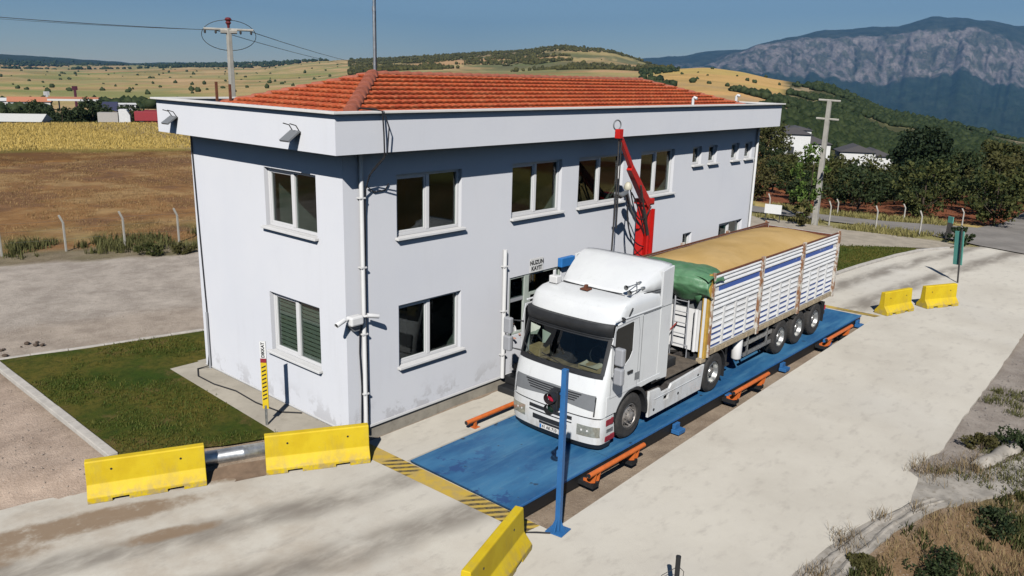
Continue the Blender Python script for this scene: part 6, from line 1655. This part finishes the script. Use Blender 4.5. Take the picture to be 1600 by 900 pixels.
house(24, 170, 143, radians(-35), 7.5, 5, 1.1, 'low pale shed with a white roof at the left edge by the field', roof=simple('pale_sheet_roof', (.66, .66, .62), .6), rh=1.0, name='shed', wins=0)
house(45, 150, 345, radians(-20), 13, 8, 3, 'white building with orange roof behind the tree belt', roof=M_roofo, rh=1.6)
house(5, 152, 350, radians(-20), 9, 8, 3, 'small white building at the left edge behind the tree belt', roof=M_white2, rh=1)
fs = thing('filling_station', 'distant filling station with a broad white canopy edged in red', 'filling station', tuple(unpx(115, 150, 335).xy)+(H(*unpx(115, 150, 335).xy),), radians(-25))
MB().box(-8, 8, -4, 4, 3.6, 4.3).build('canopy', M_white2, fs); MB().box(-8.02, 8.02, -4.02, 4.02, 4.3, 4.75).build('canopy_top', M_roofo, fs)
MB().box(-5, -4.6, -.3, .3, 0, 3.6).box(4.6, 5, -.3, .3, 0, 3.6).build('column', M_white2, fs); MB().box(8.5, 14, -3, 3, 0, 3.2).build('shop', simple('station_blue', (.045, .05, .11), .6), fs)
for u, lb, m_, hh_ in ((73, 'thin white totem sign beside the distant filling station', M_white2, 6.5), (118, 'dark red tower behind the distant filling station', simple('tower_red', (.12, .03, .05), .7), 8.5)):
    x, y = unpx(u, 150, 345).xy; t = thing('tower', lb, 'tower', (x, y, H(x, y)))
    MB().box(-.35, .35, -.35, .35, -1, hh_).box(-.9, .9, -.25, .25, hh_-1.4, hh_).build('shaft', m_, t)
house(192, 152, 350, radians(-20), 8, 6, 2.2, 'tiny pale roadside building right of the filling station', roof=M_white2, rh=.5)
x, y = unpx(187, 185, 140).xy; vt = thing('white_van', 'white van with a grey box parked at the end of the wheat field', 'van', (x, y, H(x, y)), radians(-30))
MB().prism([(0, .4), (1.6, .4), (1.6, 1.7), (1.1, 2.6), (0, 2.6)], lambda a, c: (a, -.9, c), lambda a, c: (a, .9, c)).build('cab', M_white2, vt, bevel=.08)
MB().box(-2.9, -.1, -1, 1, .7, 2.1).build('box', simple('van_box', (.45, .42, .38), .7), vt)
MB().box(1.2, 1.45, -.8, .8, 1.75, 2.3).build('windscreen', M_win, vt)
for xx in (-2.2, .9):
    for s in (-1, 1): MB().cyl((xx, s*.75, .38), (xx, s*.98, .38), .38, n=14).build('wheel', M_rubber, vt)
x, y = unpx(240, 185, 140).xy; rt_ = thing('red_trailer', 'dark red farm trailer parked left of the white parapet corner', 'trailer', (x, y, H(x, y)), radians(-30))
MB().box(-2.6, 2.6, -1.1, 1.1, .9, 2.3).build('body', simple('trailer_red', (.32, .03, .04), .6), rt_, bevel=.05)
MB().box(-1.2, 3.6, -.9, .9, .6, 2.5).build('inner_box', simple('trailer_darkred', (.24, .02, .03), .6), rt_)
for xx in (-1.6, 1.6):
    for s in (-1, 1): MB().cyl((xx, s*.85, .45), (xx, s*1.1, .45), .45, n=14).build('wheel', M_rubber, rt_)

# ------------------------------------------------------------------ grasses and weeds
def blades(name, P, hmin, hmax, w, mat, label, cat, per=5, seed=1, lean=.5):
    rg = np.random.default_rng(seed); P = np.repeat(np.asarray(P), per, 0); n = len(P)
    P = P+np.column_stack([rg.normal(0, .07, (n, 2)), np.zeros(n)])
    a = rg.uniform(0, 2*np.pi, n); h = rg.uniform(hmin, hmax, n); d = np.column_stack([np.cos(a), np.sin(a), 0*a]); sd = np.column_stack([-np.sin(a), np.cos(a), 0*a])*w/2
    le = rg.uniform(0, lean, n)[:, None]*h[:, None]
    up_ = np.array([0, 0, 1.])
    V = np.stack([P-sd, P+sd, P+sd*.7+d*le*.35+up_*h[:, None]*.6, P-sd*.7+d*le*.35+up_*h[:, None]*.6, P+d*le+up_*h[:, None]], 1).reshape(-1, 3)
    b = np.arange(n)[:, None]*5
    F = np.concatenate([b+np.array([[0, 1, 2]]), b+np.array([[0, 2, 3]]), b+np.array([[3, 2, 4]])]).reshape(-1, 3)
    return tag(np_mesh(name, V, F, mat), label, cat, kind='stuff')
def rect_pts(rg, x0, x1, y0, y1, n, cond=None):
    x = rg.uniform(x0, x1, n); y = rg.uniform(y0, y1, n)
    if cond is not None: m = cond(x, y); x, y = x[m], y[m]
    return np.column_stack([x, y, height(x, y)-.03])
r7 = np.random.default_rng(21)
azf = lambda x, y: polar(x, y)[0]
inL = lambda x, y: (azf(x, y) > az_of(330)[0]) & (azf(x, y) < az_of(-30)[0])
P = rect_pts(r7, -8, 36, 22.5, 90, 52000, lambda x, y: inL(x, y) & (y+.36*x > 24.6) & (y+.36*x < 79) & (fbm(x*.25, y*.25, 3)+.25*fbm(x*1.3, y*1.3, 2) > .52))
blades('field_stubble', P, .04, .13, .02, M_straw, 'dry brown grass covering the field behind the fence posts', 'grass', 3, 2, 1.2)
P = rect_pts(r7, 0, 70, 50, 135, 62000, lambda x, y: inL(x, y) & (y+.36*x > 77) & (polar(x, y)[1] < 132))
blades('wheat', P, .12, .34, .06, M_gold, 'ripe golden wheat along the far side of the field', 'wheat', 3, 3, .7)
P = rect_pts(r7, -8, 16, 19, 30, 9000, lambda x, y: inL(x, y) & (y+.36*x+2*(fbm(x*.4, y*.4, 3)-.5) > 23.2) & (y+.36*x < 27) & (fbm(x*.5, y*.5+4, 3) > .47))
blades('verge_grass', P, .1, .42, .04, M_weed, 'green weeds at the foot of the fence posts on the left', 'weeds', 5, 4, .8)
yln = YL
P = rect_pts(r7, 1, 24, -19, -9.8, 15000, lambda x, y: (y < yln(x)-.12) & (fbm(x*.8, y*.8, 3) > .46))
blades('dry_weeds', P, .03, .2, .012, M_dryg, 'dry grass and stalks on the bank below the gutter', 'weeds', 5, 5, 1.0)
P = rect_pts(r7, 1, 24, -19, -9.8, 16000, lambda x, y: (y < yln(x)-.1) & (fbm(x*1.1+7, y*1.1, 3) > .55))
blades('green_weeds', P, .04, .2, .028, leaf_mat('dark_weed_leaves', (.03, .045, .012), (.1, .11, .035), (.07, .07, .02)), 'dark green weeds on the bank below the gutter', 'weeds', 8, 6, 1.0)
P = rect_pts(r7, 8.3, 26, -12.8, -9.7, 3800, lambda x, y: fbm(x*.7+3, y*.9, 3)+.12*np.clip(-y-10.3, 0, 1) > .56)
blades('gravel_weeds', P, .03, .16, .02, M_weed, 'scrubby weeds on the grey gravel right of the yard', 'weeds', 7, 7, 1.0)
P = np.concatenate([np.column_stack([r7.normal(cx, s_, n_), r7.normal(cy, s_*.6, n_), np.full(n_, -.03)]) for cx, cy, s_, n_ in ((8.3, -9.9, .3, 60), (4.0, -9.62, .25, 30), (2.6, -9.6, .2, 30), (9.0, -10.5, .4, 70), (6.3, -10.25, .15, 12), (5.4, -9.8, .1, 10))])
P[:, 2] = height(P[:, 0], P[:, 1])
blades('yard_edge_weeds', P, .04, .24, .01, leaf_mat('brown_stalks', (.2, .14, .08), (.38, .28, .15), (.1, .1, .04)), 'straggly weeds growing in the cracks at the corner of the yard', 'weeds', 6, 8, 1.3)
P = rect_pts(r7, 35, 47.5, -14, 30, 26000, lambda x, y: (((x > 37.6) & (x < 40)) | (x > 44.3)) & (y > -3.2+(x > 44)*2.2) & (fbm(x*.5, y*.5, 3) > .42) & (y < 27))
blades('roadside_grass', P, .08, .38, .05, leaf_mat('verge_grass_blades', (.2, .19, .06), (.4, .34, .13), (.3, .27, .1)), 'yellow green grass on both verges of the road on the right', 'grass', 3, 9, .8)
P = rect_pts(r7, -4, 19, .8, 10.5, 30000, lambda x, y: (fbm(x*.9, y*.9, 4) > .47) & (y+.26*x < 9.4) & (((x < -1.1) & (x > -3.85) & ((x+5)*.469+(y-1.64)*.883 > 1.25)) | (y > 6.8)) & (x > -3.8))
P[:, 2] += .045
blades('lawn_blades', P, .02, .075, .022, leaf_mat('lawn_blade', (.06, .1, .015), (.14, .14, .03), (.1, .1, .02)), 'short green grass blades of the lawn left of the building', 'grass', 4, 10, .9)
P = rect_pts(r7, 19.5, 35, -2, 6, 14000, lambda x, y: (y > -1.15-.07*np.clip(x-25, 0, 20)*1.0) & (x < 35.0-.2*(y+2)) & (y < 5.5-.0*x) & (x+y*.75 < 33.3))
P[:, 2] += .05
blades('lawn_blades', P, .03, .09, .03, MATS.get('x') or bpy.data.materials['lawn_blade'], 'short green grass blades of the lawn beyond the building end', 'grass', 3, 11, .9)
for x, y, s_, lb in ((5.15, 20.5, 1.0, 'low spreading green shrub at the edge of the gravel road, the larger one'), (6.3, 19.9, .8, 'low spreading green shrub at the edge of the gravel road, nearer the building')):
    t = make_tree('shrub', int(x*10), .42*s_, .62*s_, .02, M_leaf, lb, 'shrub', loc=(x, y, H(x, y)), clumps=18, per=50, size=.05, r=.02)
# stones on the gravel
def stones(name, P, s0, s1, mat, label, seed):
    Vs = []; Fs = []; o = 0; bl = [blob(seed+k, 1, .6) for k in range(5)]; rg = np.random.default_rng(seed)
    for p in P:
        V, F = bl[rg.integers(5)]; s_ = rg.uniform(s0, s1)*np.array([1, rg.uniform(.6, 1), rg.uniform(.4, .8)]); a = rg.uniform(0, 6.28); R = np.array([[cos(a), sin(a), 0], [-sin(a), cos(a), 0], [0, 0, 1]])
        Vs.append((V*s_)@R+p); Fs.append(F+o); o += len(V)
    return tag(np_mesh(name, np.concatenate(Vs), np.concatenate(Fs), mat), label, 'stones', kind='stuff')
M_stone = simple('gravel_stone', (.5, .42, .34), .9, var=.4, scale=3)
P = np.concatenate([rect_pts(r7, -11, -4.2, 2.4, 12, 1300, lambda x, y: (x+5)*.469+(y-1.64)*.883 > .3), rect_pts(r7, -8, 16, 11, 22, 900, inL)]); stones('gravel_stones', P, .006, .022, M_stone, 'loose stones scattered over the gravel on the left', 60)
P = rect_pts(r7, 7.8, 26, -13, -9.6, 1600); stones('gravel_stones', P, .006, .024, simple('gravel_stone_grey', (.42, .38, .34), .9, var=.4, scale=3), 'grey loose stones on the shoulder right of the yard', 70)
P = rect_pts(r7, -4, -2.4, 10.8, 11.6, 14); tg = stones('debris', P, .04, .1, simple('dark_debris', (.1, .07, .05), .9), 'dark debris lying along the edge of the gravel road', 80)
# low dark bushes on the bank
for i, (u, v, s_, lb) in enumerate(((1470, 872, .85, 'dark spreading bush low on the bank at the bottom of the picture'), (1560, 808, .8, 'dark green bush on the bank just below the end of the gutter'), (1590, 700, .9, 'dark bush on the gravel at the right edge above the kerb block'), (1345, 880, .38, 'small green bush beside the gutter near the bottom edge'), (1535, 700, .7, 'low olive bush on the gravel left of the dark one at the edge'))):
    p = gp(u, v, 0); make_tree('bush', 300+i, .42*s_, .62*s_, .02, M_leaf if i in (3, 4) else M_leaf2, lb, 'bush', loc=(p.x, p.y, H(p.x, p.y)-.02), clumps=22, per=60, size=.035, r=.015)
